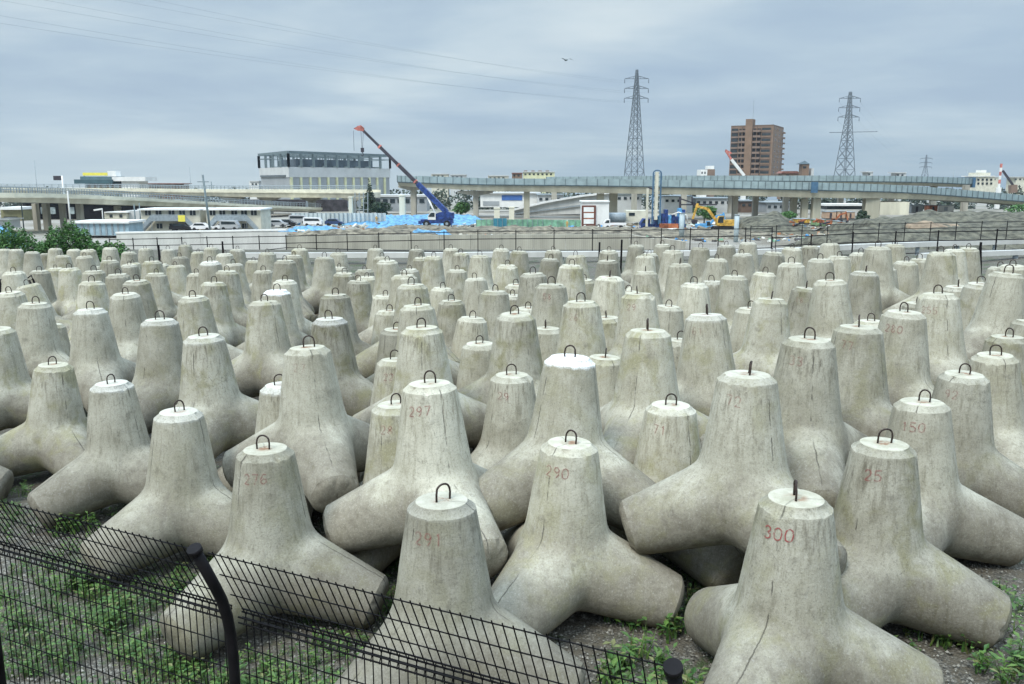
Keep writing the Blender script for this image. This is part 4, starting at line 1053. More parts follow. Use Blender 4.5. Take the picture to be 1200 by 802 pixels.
MB().prism([tuple(p) for p in inset([A0, A1, A3, A2], 0)], ztop+.003, ztop+.9).build('parapet', M_BROWN, t)

# ---------------------------------------------------------------- pylons and cables
M_PYL = mat('dull_pylon_steel', (.13, .155, .175), .6, .1, 3)
def pylon(px, ytop, ybase_vis, wbase_px, Y, arms, armw, lab, th, extra=None):
    p = at(px, ytop, Y); zb = -4.; X = p.x; mpp = Y/FPX
    zt = p.z; zv = zof(ybase_vis, Y); wv = wbase_px*mpp/2/1.25; wt = .35
    zc = zof(arms[-1], Y)       # waist at lowest arm
    wc = 1.15
    t = empty('lattice_pylon', (X, Y, zb), 0, lab, 'pylon')
    def w(z):
        if z > zc: return wt+(wc-wt)*(zt-z)/(zt-zc)
        return wc+(wv-wc)*(zc-z)/(zc-zv)
    yawp = R(20); ca, sa_ = math.cos(yawp), math.sin(yawp)
    def cn(k, z):
        a, b = ((1, 1), (-1, 1), (-1, -1), (1, -1))[k]; ww = w(z); x, y = a*ww, b*ww
        return Vector((X+x*ca-y*sa_, Y+x*sa_+y*ca, z))
    zs = [zb]; z = zb
    while z < zt-2: z += max(2.2, w(z)*1.7); zs.append(min(z, zt))
    legs = MB()
    for k in range(4):
        for a, b in zip(zs[:-1], zs[1:]): legs.bar(cn(k, a), cn(k, b), th*1.5)
    legs.build('leg', M_PYL, t)
    br = MB()
    for a, b in zip(zs[:-1], zs[1:]):
        for k in range(4):
            j = (k+1) % 4; br.bar(cn(k, a), cn(j, b), th*.8); br.bar(cn(j, a), cn(k, b), th*.8); br.bar(cn(k, b), cn(j, b), th*.8)
    br.build('bracing', M_PYL, t)
    tips = []
    for ay in arms:
        zz = zof(ay, Y); am = MB(); L = armw*mpp
        for sgn in (-1, 1):
            e = Vector((X+sgn*L, Y, zz)); 
            for dz in (0, 1.3):
                for k in (0, 2): am.bar(Vector((X+sgn*w(zz)*.9, Y+(k-1)*w(zz)*.7, zz+dz)), e, th*.9)
            for q in (.35, .7): am.bar(Vector((X+sgn*L*q, Y, zz)), Vector((X+sgn*L*(q-.12), Y, zz+1.3*(1-q))), th*.7)
            tips.append(e-Vector((0, 0, 2.)))
        ar = am.build('cross_arm', M_PYL, t)
        for sgn in (-1, 1):
            ins = MB(); e = Vector((X+sgn*L, Y, zz)); ins.tube([e, e-Vector((0, 0, 2.0))], .17, 6); ins.build('insulator', M_PYL, ar)
    if extra:
        yy, a0, a1 = extra; MB().bar(at(a0, yy+1, Y), at(a1, yy, Y), .3).build('warning_bar', M_PYL, t)
    return tips, Vector((X, Y, zt))
tips1, peak1 = pylon(746.5, 82, 206, 21, 420, [92.5, 104, 115.5], 13.5, 'taller left lattice pylon rising behind the two bridges', .21)
tips2, peak2 = pylon(997, 103.5, 206, 20, 470, [115.5, 126.5, 137.5], 12, 'right lattice pylon with a long thin bar across its waist', .24, (154.5, 972, 1028))
tips3, peak3 = pylon(1086, 181, 208, 7, 1150, [186, 191, 196], 7, 'tiny distant pylon between the right pylon and the bridge end', .35)
M_CABLE = mat('power_cable', (.16, .19, .22), .6, .1, 1)
def cable(a, b, sag, r, lab):
    pts = []
    for k in range(33):
        f = k/32; p = a.lerp(b, f); p.z -= sag*4*f*(1-f); pts.append(p)
    o = MB().tube(pts, r, 4).build('power_cable', M_CABLE); tag(o, lab, 'cable', 'overhead power cables')
ends = [(-60, -3), (-60, -14), (-60, 1), (-60, -10), (-60, 12), (-60, 0)]
wl = ['top left arm cable of the left pylon', 'top right arm cable of the left pylon', 'middle left arm cable of the left pylon', 'middle right arm cable of the left pylon', 'lowest left arm cable of the left pylon', 'lowest right arm cable of the left pylon']
for i, tp in enumerate(tips1):
    yy = (-52, -38, -22, -10, 8, 18)[i]
    e = at(-60, yy, 200)
    cable(tp, e, 2.6, .022, 'thin black '+wl[i]+' running to the upper left')
for i, (a, b) in enumerate(zip(tips2, tips3)):
    cable(a, b, 9, .028, 'faint cable from the right pylon to the tiny pylon, '+['top left', 'top right', 'middle left', 'middle right', 'bottom left', 'bottom right'][i]+' arm')
# ---------------------------------------------------------------- rough terrain crane
def local(o, name, m, mb): return mb.build(name, m, o, rel=1)
Yc = 178; cb = at(513, 266, Yc); G0 = cb.z
t = empty('mobile_crane', (cb.x, Yc, G0), 0, 'blue mobile crane with its long boom raised to the upper left, red tip', 'crane')
cx = cb.x
mb = MB().box(cx-3.4, cx+3.2, Yc-1.3, Yc+1.3, G0+.75, G0+1.55); mb.box(cx-3.9, cx-3.4, Yc-1.1, Yc+1.1, G0+.6, G0+1.2)
ch = mb.build('chassis', M_CRANEB, t)
for sx in (-2.2, 2.0):
    for sy in (-1.35, 1.35):
        w = MB().tube([(cx+sx, Yc+sy-.25, G0+.7), (cx+sx, Yc+sy+.25, G0+.7)], .7, 16).build('wheel', M_TYRE, t)
        MB().tube([(cx+sx, Yc+sy-.28, G0+.7), (cx+sx, Yc+sy+.28, G0+.7)], .3, 10).build('rim', M_STEEL, w)
for sx in (-3.2, 3.0):
    MB().box(cx+sx-.15, cx+sx+.15, Yc-2.6, Yc+2.6, G0+.75, G0+.95).box(cx+sx-.1, cx+sx+.1, Yc-2.65, Yc-2.45, G0+.05, G0+.9).box(cx+sx-.35, cx+sx+.35, Yc-2.9, Yc-2.2, G0, G0+.08).build('outrigger', M_CRANEB, t)
mb = MB().extr([(cx-1.6, G0+1.6), (cx+3.0, G0+1.6), (cx+3.1, G0+2.7), (cx+1.9, G0+3.3), (cx+.2, G0+2.9), (cx-1.4, G0+2.2)], Yc-.9, Yc+1.2)
up = mb.build('upper_body', M_CRANEB, t)
MB().box(cx+2.1, cx+3.4, Yc-1.15, Yc+1.25, G0+1.7, G0+2.9).build('counterweight', M_CRANEB, t)
cab = MB().extr([(cx-1.9, G0+1.5), (cx-.3, G0+1.5), (cx-.3, G0+3.1), (cx-1.3, G0+3.1), (cx-1.9, G0+2.3)], Yc-1.35, Yc-.45).build('cab', M_WHITE, t)
MB().extr([(cx-1.75, G0+2.1), (cx-.5, G0+2.1), (cx-.5, G0+2.95), (cx-1.25, G0+2.95), (cx-1.75, G0+2.3)], Yc-1.38, Yc-1.33).build('cab_window', M_GLASS, cab)
foot = Vector((cx+1.9, Yc, G0+3.0)); tip = at(424, 151.5, Yc+4)
d = tip-foot
segs = [(0, .34, .85, M_CRANEB), (.34, .58, .62, M_BOOM), (.56, .80, .52, M_BOOM), (.78, 1., .42, M_BOOM)]
for a, b, w, m in segs: MB().bar(foot+d*a, foot+d*b, w, w*1.15).build('boom_section', m, t)
for f in (.36, .56, .78): MB().bar(foot+d*f, foot+d*(f+.014), .68, .8).build('boom_collar', M_PINK, t)
MB().tube([(cx-.3, Yc, G0+2.3), tuple(foot+d*.24-Vector((0, 0, .45)))], .2, 8).build('lift_cylinder', M_WHITE, t)
hd_ = MB().extr([(tip.x-.9, tip.z-.3), (tip.x+.4, tip.z-.45), (tip.x+.5, tip.z+.2), (tip.x-.1, tip.z+.75), (tip.x-.9, tip.z+.6)], tip.y-.4, tip.y+.4); hd_.extr([(tip.x-1.7, tip.z+.1), (tip.x-.9, tip.z-.3), (tip.x-.9, tip.z+.5)], tip.y-.3, tip.y+.3)
hd_.build('boom_head', M_PINK, t)
hk = at(424.5, 174, Yc+4)
ro = MB()
for dx in (-1.75, -.2, .3): ro.tube([(tip.x+dx, tip.y, tip.z-.3), (hk.x+dx*.25 if dx > -1 else tip.x+dx, tip.y, hk.z if dx > -1 else tip.z-4.4)], .035, 4)
ro.build('hoist_rope', M_BOOM, t)
mb = MB().box(hk.x-.3, hk.x+.35, tip.y-.2, tip.y+.2, hk.z-.8, hk.z+.1); mb.tube([(hk.x, tip.y, hk.z-.8), (hk.x+.25, tip.y, hk.z-1.3), (hk.x, tip.y, hk.z-1.6), (hk.x-.25, tip.y, hk.z-1.4)], .09, 6)
mb.build('hook_block', M_BOOM, t)
# second pair of machines by the crane: generator, dark trailer
def car(px, yb, Y, L, m, lab, kind='car', rz=0, van=False):
    p = at(px, yb, Y); zg = p.z; t = empty('parked_'+kind, (p.x, Y, zg), rz, lab, kind)
    if van: pr = [(-L/2, .35), (L/2, .35), (L/2, 1.0), (L/2-.5, 1.75), (-L/2+.05, 1.85), (-L/2, 1.2)]
    else: pr = [(-L/2, .35), (L/2, .35), (L/2, .75), (L/2-.9, .95), (L/2-1.5, 1.45), (-L/2+.9, 1.48), (-L/2+.2, 1.0), (-L/2, .9)]
    MB().extr(pr, -.8, .8).build('body', m, t, rel=1)
    if van: wn = [(-L/2+.3, 1.1), (L/2-.35, 1.1), (L/2-.65, 1.6), (-L/2+.3, 1.65)]
    else: wn = [(-L/2+.6, 1.0), (L/2-1.05, 1.0), (L/2-1.55, 1.38), (-L/2+.95, 1.4)]
    MB().extr(wn, -.815, .815).build('window', M_GLASS, t, rel=1)
    for sx in (-L*.3, L*.3):
        for sy in (-.72, .72):
            MB().tube([(sx, sy-.11, .32), (sx, sy+.11, .32)], .32, 12).build('wheel', M_TYRE, t, rel=1)
    for sy in (-.55, .55): MB().box(L/2-.02, L/2+.02, sy-.15, sy+.15, .62, .78).build('headlight', M_WHITE, t, rel=1)
    return t
M_CSIL = mat('silver_car_paint', (.45, .46, .47), .3, .05, 1, .3); M_CBLK = mat('black_car_paint', (.02, .02, .022), .25, .1, 1); M_CWHT = mat('white_car_paint', (.72, .72, .72), .3, .04, 1); M_CBLU = mat('dark_blue_car_paint', (.03, .05, .12), .3, .05, 1)
for px, yb, Y, L, m, l, van in ((213, 271, 163, 4.2, M_CBLK, 'black car parked right of the first stair building sign', 0), (224, 270, 168, 3.9, M_CBLK, 'dark car parked under the first stair landing', 0), (237, 270.5, 163, 4.0, M_CWHT, 'white car parked below the leaning dark utility pole', 0),
    (262, 270, 163, 3.8, M_CWHT, 'white car parked in front of the second stair building', 0), (270, 270, 160, 3.4, M_CSIL, 'silver car parked in front of the second stair building', 1), (308, 268, 178, 3.8, M_CBLK, 'black car just right of the stair buildings', 0), (326, 266, 182, 4, M_CSIL, 'silver car in the open lot left of the pale hoarding', 0),
    (337, 265.5, 184, 4, M_CBLK, 'dark car parked nearest the pale hoarding', 0), (367, 265, 187, 4, M_CWHT, 'white car parked before the pale hoarding, leftmost', 1), (392, 264.5, 188, 4, M_CBLU, 'dark blue car parked before the pale hoarding', 0), (350, 262, 192, 4, M_CSIL, 'grey van parked close to the pale hoarding', 1)):
    car(px, yb, Y, L, m, l, 'van' if van else 'car', 0 if rnd.random() < .5 else math.pi, van)
# white pickup truck
p = at(720, 268, 176); t = empty('pickup_truck', (p.x, 176, p.z), math.pi, 'small white pickup truck beside the red framed hut', 'truck')
L = 4.6
MB().extr([(L/2, .4), (L/2, 1.2), (L/2-.55, 1.85), (L/2-1.3, 1.9), (L/2-1.35, .4)], -.75, .75).build('cab', M_CWHT, t, rel=1)
MB().extr([(L/2-.2, 1.15), (L/2-.62, 1.7), (L/2-1.15, 1.72), (L/2-1.15, 1.15)], -.77, .77).build('window', M_GLASS, t, rel=1)
MB().box(-L/2, L/2-1.37, -.78, .78, .72, .82).box(-L/2, L/2-1.37, -.78, -.74, .82, 1.12).box(-L/2, L/2-1.37, .74, .78, .82, 1.12).box(-L/2, -L/2+.04, -.74, .74, .82, 1.12).build('cargo_bed', M_CWHT, t, rel=1)
for sx in (-1.4, 1.45):
    for sy in (-.68, .68): MB().tube([(sx, sy-.1, .33), (sx, sy+.1, .33)], .33, 12).build('wheel', M_TYRE, t, rel=1)
# ---------------------------------------------------------------- excavator
def excavator(px, yb, Y, sc, m, lab, flip=1, ang=(62, -35, -100)):
    p = at(px, yb, Y); t = empty('excavator', (p.x, Y, p.z), 0, lab, 'excavator'); s = sc
    for sy in (-1.1, 1.1):
        MB().extr([(-1.9*s, .05*s), (1.9*s, .05*s), (2.2*s, .45*s), (1.9*s, .85*s), (-1.9*s, .85*s), (-2.2*s, .45*s)], (sy-.28)*s, (sy+.28)*s).build('track', M_TYRE, t, rel=1)
    MB().box(-1.*s, 1.*s, -.9*s, .9*s, .5*s, 1.*s).build('undercarriage', M_BOOM, t, rel=1)
    X = lambda v: v*flip*s
    MB().extr([(X(-1.3), 1.02*s), (X(2.6), 1.02*s), (X(2.7), 1.9*s), (X(2.3), 2.15*s), (X(-.2), 2.15*s), (X(-1.3), 1.6*s)], -1.2*s, 1.25*s).build('house', m, t, rel=1)
    cab = MB().extr([(X(-1.5), 1.05*s), (X(-.1), 1.05*s), (X(-.1), 2.95*s), (X(-1.1), 2.95*s), (X(-1.5), 2.1*s)], -1.22*s, -.3*s).build('cab', m, t, rel=1)
    MB().extr([(X(-1.35), 1.6*s), (X(-.25), 1.6*s), (X(-.25), 2.8*s), (X(-1.05), 2.8*s), (X(-1.35), 2.1*s)], -1.25*s, -.27*s).build('cab_window', M_GLASS, cab, rel=1)
    b0 = Vector((X(-1.2), .1, 1.7*s)); b1 = b0+Vector((X(-2.0), 0, 2.6*s)); b2 = b1+Vector((X(-2.4), 0, .6*s)); b3 = b2+Vector((X(-.5), 0, -2.6*s))
    mb = MB(); mb.bar(b0, b1, .4*s, .55*s); mb.bar(b1, b2, .38*s, .5*s); mb.build('boom', m, t, rel=1)
    MB().bar(b2+Vector((X(.4), 0, .5*s)), b3, .3*s, .4*s).build('arm', m, t, rel=1)
    MB().tube([b0+Vector((0, 0, -.3)), b0.lerp(b1, .75)+Vector((X(-.3), 0, 0))], .09*s, 6).build('cylinder', M_STEEL, t, rel=1)
    MB().extr([(b3.x, b3.z), (b3.x+X(.9), b3.z-.2*s), (b3.x+X(.8), b3.z-.9*s), (b3.x+X(.1), b3.z-1.*s), (b3.x+X(-.2), b3.z-.5*s)], -.5*s, .6*s).build('bucket', M_BOOM, t, rel=1)
    return t
excavator(847, 270.5, 172, 1.0, M_EXC, 'yellow excavator with raised folded arm beside the second grey pipe')
excavator(826, 271, 182, .72, M_SKYB, 'small light blue digger half hidden in front of the yellow excavator arm', -1)
excavator(973, 266, 190, .62, M_ORG, 'rusty orange digger standing below the joint of the bridge', -1)
# ---------------------------------------------------------------- drilling rig
p = at(776, 270, 176); Y = 176; G = p.z; X0 = p.x
t = empty('drilling_rig', (X0, Y, G), 0, 'blue drilling rig truck with an upright pale mast', 'drilling rig')
MB().box(X0-2.6, X0+4.6, Y-1.1, Y+1.1, G+.7, G+1.3).build('chassis', M_CRANEB, t)
c = MB().extr([(X0-4.6, G+.5), (X0-2.7, G+.5), (X0-2.7, G+2.3), (X0-4.0, G+2.4), (X0-4.6, G+1.5)], Y-1.15, Y+1.15).build('cab', M_CRANEB, t)
MB().extr([(X0-4.4, G+1.5), (X0-2.9, G+1.5), (X0-2.9, G+2.15), (X0-3.95, G+2.2)], Y-1.18, Y+1.18).build('cab_window', M_GLASS, c)
MB().box(X0-4.66, X0-4.6, Y-.9, Y-.5, G+.7, G+.95).box(X0-4.66, X0-4.6, Y+.5, Y+.9, G+.7, G+.95).build('headlights' if False else 'headlight', M_WHITE, c)
for sx in (-3.7, 1.8, 3.4):
    for sy in (-1.0, 1.0): MB().tube([(X0+sx, Y+sy-.15, G+.5), (X0+sx, Y+sy+.15, G+.5)], .5, 12).build('wheel', M_TYRE, t)
rr = random.Random(4)
for k in range(9):
    a = X0-1.8+k*.7; MB().box(a, a+.6, Y-1.15+rr.uniform(-.1, .1), Y+1.0, G+1.32, G+rr.uniform(2.6, 4.6)).build('machinery_housing', M_CRANEB if k % 3 != 1 else M_SKYB, t)
MB().tube([(X0+1.6, Y-1.4, G+3.2), (X0+3, Y-1.4, G+3.7), (X0+4.6, Y-1.4, G+3.1), (X0+4.9, Y-1.4, G+1.6)], .14, 6).build('hose', M_WHITE, t)
for k, (a, yt, w) in enumerate(((at(757.5, 219, Y), 219, .42), (at(768.5, 200, Y), 200, .62))):
    mb = MB().box(a.x-w*.5, a.x+w*.5, Y-1.9, Y-1.9+w, G+2.2 if k else G+.4, a.z-.3); mb.build('mast_cover', M_CREAM, t)
a = at(764.3, 203, Y); b = at(773.3, 203, Y)
mb = MB()
for x in (a.x, b.x): mb.bar((x, Y-1.6, G+1.3), (x, Y-1.6, a.z), .28)
for k in range(12): mb.bar((a.x, Y-1.6, G+1.5+k*.85), (b.x, Y-1.6, G+2.3+k*.85), .09)
pts = [(a.x+(b.x-a.x)*(.5-.5*math.cos(math.pi*i/10)), Y-1.6, a.z+.55*math.sin(math.pi*i/10)) for i in range(11)]
mb.tube(pts, .13, 6); mb.build('mast', M_BLUEG, t)
MB().bar((at(758, 220, Y).x, Y-1.6, at(758, 220, Y).z), (a.x, Y-1.6, at(758, 220, Y).z-.3), .25).build('mast_link', M_BOOM, t)
p = at(785, 271, 174); o = empty('power_pack', (p.x, 174, p.z), 0, 'low orange power pack standing before the blue drilling rig', 'machine')
MB().box(-2.1, 1.6, -.6, .6, .35, 1.5).build('housing', M_ORG, o, rel=1); MB().box(-2.2, 1.7, -.65, .65, .1, .34).build('skid', M_BOOM, o, rel=1); MB().tube([(1.1, 0, 1.5), (1.1, 0, 2.1)], .09, 8).build('exhaust', M_BOOM, o, rel=1)
# grey upright pipes
for a, b, yt, Y, l in ((796.5, 802.5, 250, 150, 'left of two pale grey upright steel pipes in front of the rigs'), (861, 866.5, 252, 140, 'right of two pale grey upright steel pipes, beside the spoil heap')):
    p = at(a, yt, Y); q = at(b, yt, Y); t = empty('steel_pipe', ((p.x+q.x)/2, Y, -4.2), 0, l, 'pipe'); r_ = (q.x-p.x)/2
    MB().tube([(0, 0, 0), (0, 0, p.z+4.2)], r_, 18).build('pipe_wall', mat('pale_blue_grey_steel', (.38, .45, .47), .5, .08, 1), t, rel=1); MB().tube([(0, 0, p.z+4.1), (0, 0, p.z+4.25)], r_*1.12, 18).build('rim', M_STEEL, t, rel=1)
# ---------------------------------------------------------------- hut with red brown frame
Y = 186; t = empty('site_hut', at(697, 266, Y), 0, 'white site hut with a dark red framed board on its left front', 'hut')
pbox('wall', M_WHITE, t, 682, 714, 237, 266, Y, 5); pbox('roof', M_WHITE, t, 681, 714.6, 235.6, 237.2, Y-.3, 5.6)
fr_ = pbox('board_frame', mat('dark_red_brown_paint', (.13, .045, .03), .6, .1, 1), t, 681.5, 698.5, 241, 265.5, Y-.35, .34)
for k in range(3): pbox('board_panel', M_WHITE, fr_, 684, 696, 243+k*7, 248.5+k*7, Y-.4, .05)
for k in range(2): pbox('board_stripe', M_ORG, fr_, 684, 696, 248.6+k*7, 249.9+k*7, Y-.41, .06)
t = empty('tank_shed', at(740, 262, 190), 0, 'low grey shed and round tank between the hut and the blue rig', 'shed')
pbox('wall', M_CREAM, t, 734, 758, 247, 260, 192, 4); pbox('window', M_GLASS, t, 737, 744, 249.5, 253, 191.9, .2)
a = at(724, 252, 191); MB().tube([(a.x-2.6, 191, a.z-.6), (a.x+1.7, 191, a.z-.6)], 1.1, 16).build('tank', M_STEEL, t)
t = empty('orange_barrier', at(687, 274, 165), 0, 'small orange barrier below the red framed hut', 'barrier')
pbox('panel', mat('orange_plastic', (.62, .14, .05), .5, .1, 1), t, 684, 690, 267.5, 273, 165, .1); pbox('foot', M_BOOM, t, 685, 689, 273, 274.5, 165.12, .5)
# ---------------------------------------------------------------- prefab buildings with outside stairs
def stair_building(px0, px1, Y, lab, sign=False, flip=False):
    a = at(px0, 272.5, Y); b = at(px1, 246.5, Y); x0, x1, zg, zt = a.x, b.x, -4.1, b.z; W = x1-x0; h = zt-zg
    t = empty('prefab_office', ((x0+x1)/2, Y, zg), 0, lab, 'building')
    MB().box(x0, x1, Y, Y+7, zg, zt).build('wall', M_CREAM, t)
    MB().box(x0-.3, x1+.3, Y-.8, Y+7.3, zt+.003, zt+.28).build('roof', M_WHITE, t)
    mid = zg+h*.60
    for fl, zz in enumerate((zg+.9, mid+.8)):
        for k, f in enumerate((.12, .30, .52, .70, .88)):
            if fl == 0 and k in (0, 4): continue
            w = MB().box(x0+W*f-.55, x0+W*f+.55, Y-.06, Y-.003, zz, zz+.95).build('window', M_GLASS, t); MB().box(x0+W*f-.03, x0+W*f+.03, Y-.09, Y-.061, zz, zz+.95).build('mullion', M_WHITE, w)
    y = Y-1.5
    wk = MB().box(x0+W*.22, x1-W*.22, y, Y-.1, mid-.12, mid).build('landing', M_STEEL, t)
    lx, rx = x0+W*.22, x1-W*.22
    bx0, bx1 = x0+.1, x1-.1
    for (ax_, bx_) in ((lx, bx0), (rx, bx1)):
        mb = MB(); mb.bar((ax_, y+.1, mid-.1), (bx_, y+.1, zg+.1), .14, .32); mb.bar((ax_, y+1.1, mid-.1), (bx_, y+1.1, zg+.1), .14, .32)
        mb.bar((ax_, y+.1, mid+.9), (bx_, y+.1, zg+1.1), .07); mb.bar((ax_, y+.1, mid+.45), (bx_, y+.1, zg+.65), .05)
        for k in range(9):
            f = (k+.5)/9; mb.box(ax_+(bx_-ax_)*f-.16, ax_+(bx_-ax_)*f+.16, y+.12, y+1.08, mid-.1+(zg-mid)*f+.1, mid-.1+(zg-mid)*f+.15)
        mb.build('stair_flight', M_STEEL, t)
    mb = MB(); mb.bar((lx, y+.05, mid+.95), (rx, y+.05, mid+.95), .08); mb.bar((lx, y+.05, mid+.5), (rx, y+.05, mid+.5), .05)
    for k in range(8): mb.bar((lx+(rx-lx)*k/7, y+.05, zg if k in (0, 7) else mid), (lx+(rx-lx)*k/7, y+.05, mid+.95), .07)
    mb.build('handrail', M_STEEL, t)
    for (ax_, bx_) in ((lx, bx0), (rx, bx1)): MB().extr([(ax_, mid-.25), (ax_, mid+.86), (bx_, zg+1.0), (bx_, zg+.1)], y-.04, y-.005).build('stair_screen', M_STEEL, t)
    MB().box(lx, rx, y-.04, y-.005, mid-.25, mid+.86).build('landing_screen', M_STEEL, t)
    if sign: MB().box(at(194, 0, Y).x, at(202.5, 0, Y).x, y-.12, y-.06, zof(259.5, Y), zof(252, Y)).build('yellow_board', M_YSIGN, t)
stair_building(167, 234, 165, 'first pale prefab building with twin outside stairs and a yellow board', sign=True)
stair_building(243, 305, 165, 'second pale prefab building with twin outside stairs, no board')
t = empty('low_shed', at(120, 275, 150), 0, 'long low blue-white shed behind the green bush', 'shed')
M_BW = mat('pale_blue_glazing', (.30, .42, .48), .4, .12, .8)
pbox('wall', M_BW, t, 86, 150, 262, 276, 150, 6); pbox('roof', M_WHITE, t, 84, 151, 259.5, 262, 149.5, 7)
for k in range(9): pbox('mullion', M_STEEL, t, 89+k*7, 89.8+k*7, 262, 276, 149.9, .09)
t = empty('low_house', at(135, 262, 175), 0, 'small cream house between the low shed and the first stair building', 'house')
pbox('wall', M_CREAM, t, 123, 148, 249.5, 262, 175, 5)
for a in (128.5, 140): pbox('window', M_GLASS, t, a, a+3, 251.5, 255, 174.9, .09)
pbox('roof', M_WHITE, t, 122, 149, 248.5, 249.6, 174.6, 6)
pbox('downpipe_wall', M_WALLG, t, 149, 166, 247, 276, 176, 4)
t = empty('roadside_shop', at(20, 262, 220), 0, 'small olive and cream shop under the left end of the ramp', 'shop')
pbox('wall', mat('olive_render', (.20, .19, .10), .8, .1, 1), t, 2, 26, 246, 260, 215, 6); pbox('roof', M_WHITE, t, 0, 24, 243, 246, 214, 8); pbox('window', M_GLASS, t, 5, 20, 254, 258, 214.8, .3)
t = empty('tank_hut', at(4, 268, 160), 0, 'tiny white roofed grey hut at the left edge', 'hut'); pbox('wall', M_WALLG, t, -8, 9, 258, 268, 160, 4); pbox('roof', M_WHITE, t, -9, 10, 256.5, 258.1, 159.6, 5)
# dark block added to stand in for deep shade under the ramp
t = empty('ramp_shade_block', at(120, 262, 222), 0, 'dark long block added as the shade under the left ramp', 'building')
pbox('wall', M_BLK, t, 28, 206, 238, 256.5, 222, 12); pbox('roof', M_GIRD, t, 26, 208, 236.5, 238, 221, 14)
for k in range(5): pbox('window', mat('pale_window_glass', (.28, .33, .33), .3, .2, 1), t, 37+k*11, 42.5+k*11, 243, 251, 221.8, .3)
# toll building with yellow roof sign
Y = 300; t = empty('toll_building', at(130, 224, Y), 0, 'dark canopied building with a yellow rooftop sign on the left horizon', 'building')
pbox('canopy', mat('dark_teal_fascia', (.045, .095, .11), .6, .1, .3), t, 87, 131, 210.5, 215.5, Y, 12)
pbox('upper_fascia', mat('teal_fascia', (.09, .16, .18), .6, .1, .3), t, 94, 131, 207, 210.4, Y+1, 10)
sg = pbox('roof_sign', M_YSIGN, t, 97, 126, 202.5, 206, Y+2, .6)
pbox('sign_end', M_WHITE, t, 126.2, 135, 200.5, 207, Y+2, 4)
pbox('sign_post', M_STEEL, sg, 98, 99, 206, 207.2, Y+2.1, .4)
pbox('white_roof', M_WHITE, t, 131.2, 170, 207.5, 212.5, Y+1, 10); pbox('wall', M_WHITE, t, 144, 162, 212.6, 234, Y+2, 8); pbox('wall', M_BALC, t, 100, 143, 215.6, 222, Y+5, 5)
for k in range(6): pbox('column', M_DKST, t, 101+k*7, 102.2+k*7, 215.6, 228, Y+.5, .6)
t = empty('row_house', at(195, 222, 320), 0, 'low brownish row of roofs right of the toll building', 'building')
for k in range(6): pbox('wall', M_BROWN if k % 2 else M_BROWNL, t, 173+k*6.6, 179.4+k*6.6, 216+(k % 2)*.6, 234, 320, 8)
pbox('roof', M_ROOF, t, 172, 213, 215, 215.9, 319, 10)
t = empty('white_house', at(298, 222, 340), 0, 'tiny white house left of the steel-frame building', 'house')
pbox('wall', M_WHITE, t, 293, 303, 213, 234, 340, 6); pbox('roof', M_WALLG, t, 292.5, 303.5, 212, 213.1, 339.6, 7)
for k in range(2): pbox('window', M_GLASS, t, 295+k*4, 297+k*4, 215, 217, 339.9, .2)
# buildings behind the main bridge
t = empty('rail_shed', at(468, 246, 262), 0, 'long blue-grey shed with a row of windows under the cut-off bridge', 'building')
pbox('wall', M_WALLB, t, 436, 500, 231, 248, 262, 9); pbox('roof', M_WALLG, t, 435, 501, 228.5, 231, 261.5, 10)
for k in range(7): pbox('window', M_GLASS, t, 440+k*8.6, 445.5+k*8.6, 233.5, 238, 261.8, .3)
t = empty('blue_band_building', at(592, 242, 300), 0, 'white building with a blue band between the bridge piers', 'building')
pbox('wall', M_WHITE, t, 563, 632, 227, 243, 300, 14); pbox('blue_band', mat('strong_blue_paint', (.05, .13, .36), .6, .08, .5), t, 588, 612, 229, 235, 299.8, .5); pbox('window', M_WALLB, t, 566, 585, 236, 241, 299.8, .5); pbox('roof', M_WALLG, t, 561, 634, 225.8, 227.1, 299, 16)
t = empty('curved_shed', at(655, 252, 245), 0, 'long sloping white ramp roof rising to the right under the bridge', 'shed')
mb = MB(); A = [(602, 247), (640, 238), (680, 231), (716, 227)]; B = [(602, 253), (640, 252), (680, 251), (716, 250)]
pl = [at(a, b, 250) for a, b in A]+[at(a, b, 250) for a, b in B[::-1]]
mb.extr([(q.x, q.z) for q in pl], 250, 258); mb.build('wall', M_WCONC, t)
mb = MB(); 
for (a, b), (c_, d_) in zip(A[:-1], A[1:]): mb.bar(at(a, b-1, 249.5), at(c_, d_-1, 249.5), 1., .5)
mb.build('roof_edge', M_WHITE, t)
mb = MB()
for (a, b), (c_, d_) in zip([(602, 251), (640, 246), (680, 241)], [(640, 246), (680, 241), (716, 238)]): mb.bar(at(a, b, 249.6), at(c_, d_, 249.6), .3, .35)
mb.build('rail', M_STEEL, t)
for i, (a, b, yt, yb, m, l) in enumerate(((722, 752, 228, 246, M_WALLG, 'pale grey building under the bridge left of the rig mast'), (778, 812, 231, 246, M_WHITE, 'white building under the bridge right of the rig mast'), (815, 858, 233, 247, M_WALLG, 'pale building behind the dark tree under the bridge'), (630, 660, 229, 238, M_WALLG, 'low grey building behind the sloping ramp roof'), (868, 884, 236, 250, M_BROWN, 'small brown building under the bridge below the tower'), (898, 928, 238, 250, M_WALLB, 'bluish building under the bridge right of the tower'))):
    t = empty('background_building', at((a+b)/2, yb, 290), 0, l, 'building'); pbox('wall', m, t, a, b, yt, yb+4, 290, 10); pbox('roof', M_STEEL, t, a-.8, b+.8, yt-1.2, yt+.1, 289.5, 11)
    for k in range(int((b-a)/7)): pbox('window', M_GLASS, t, a+2+k*7, a+5.5+k*7, yt+3, yt+6, 289.8, .3)
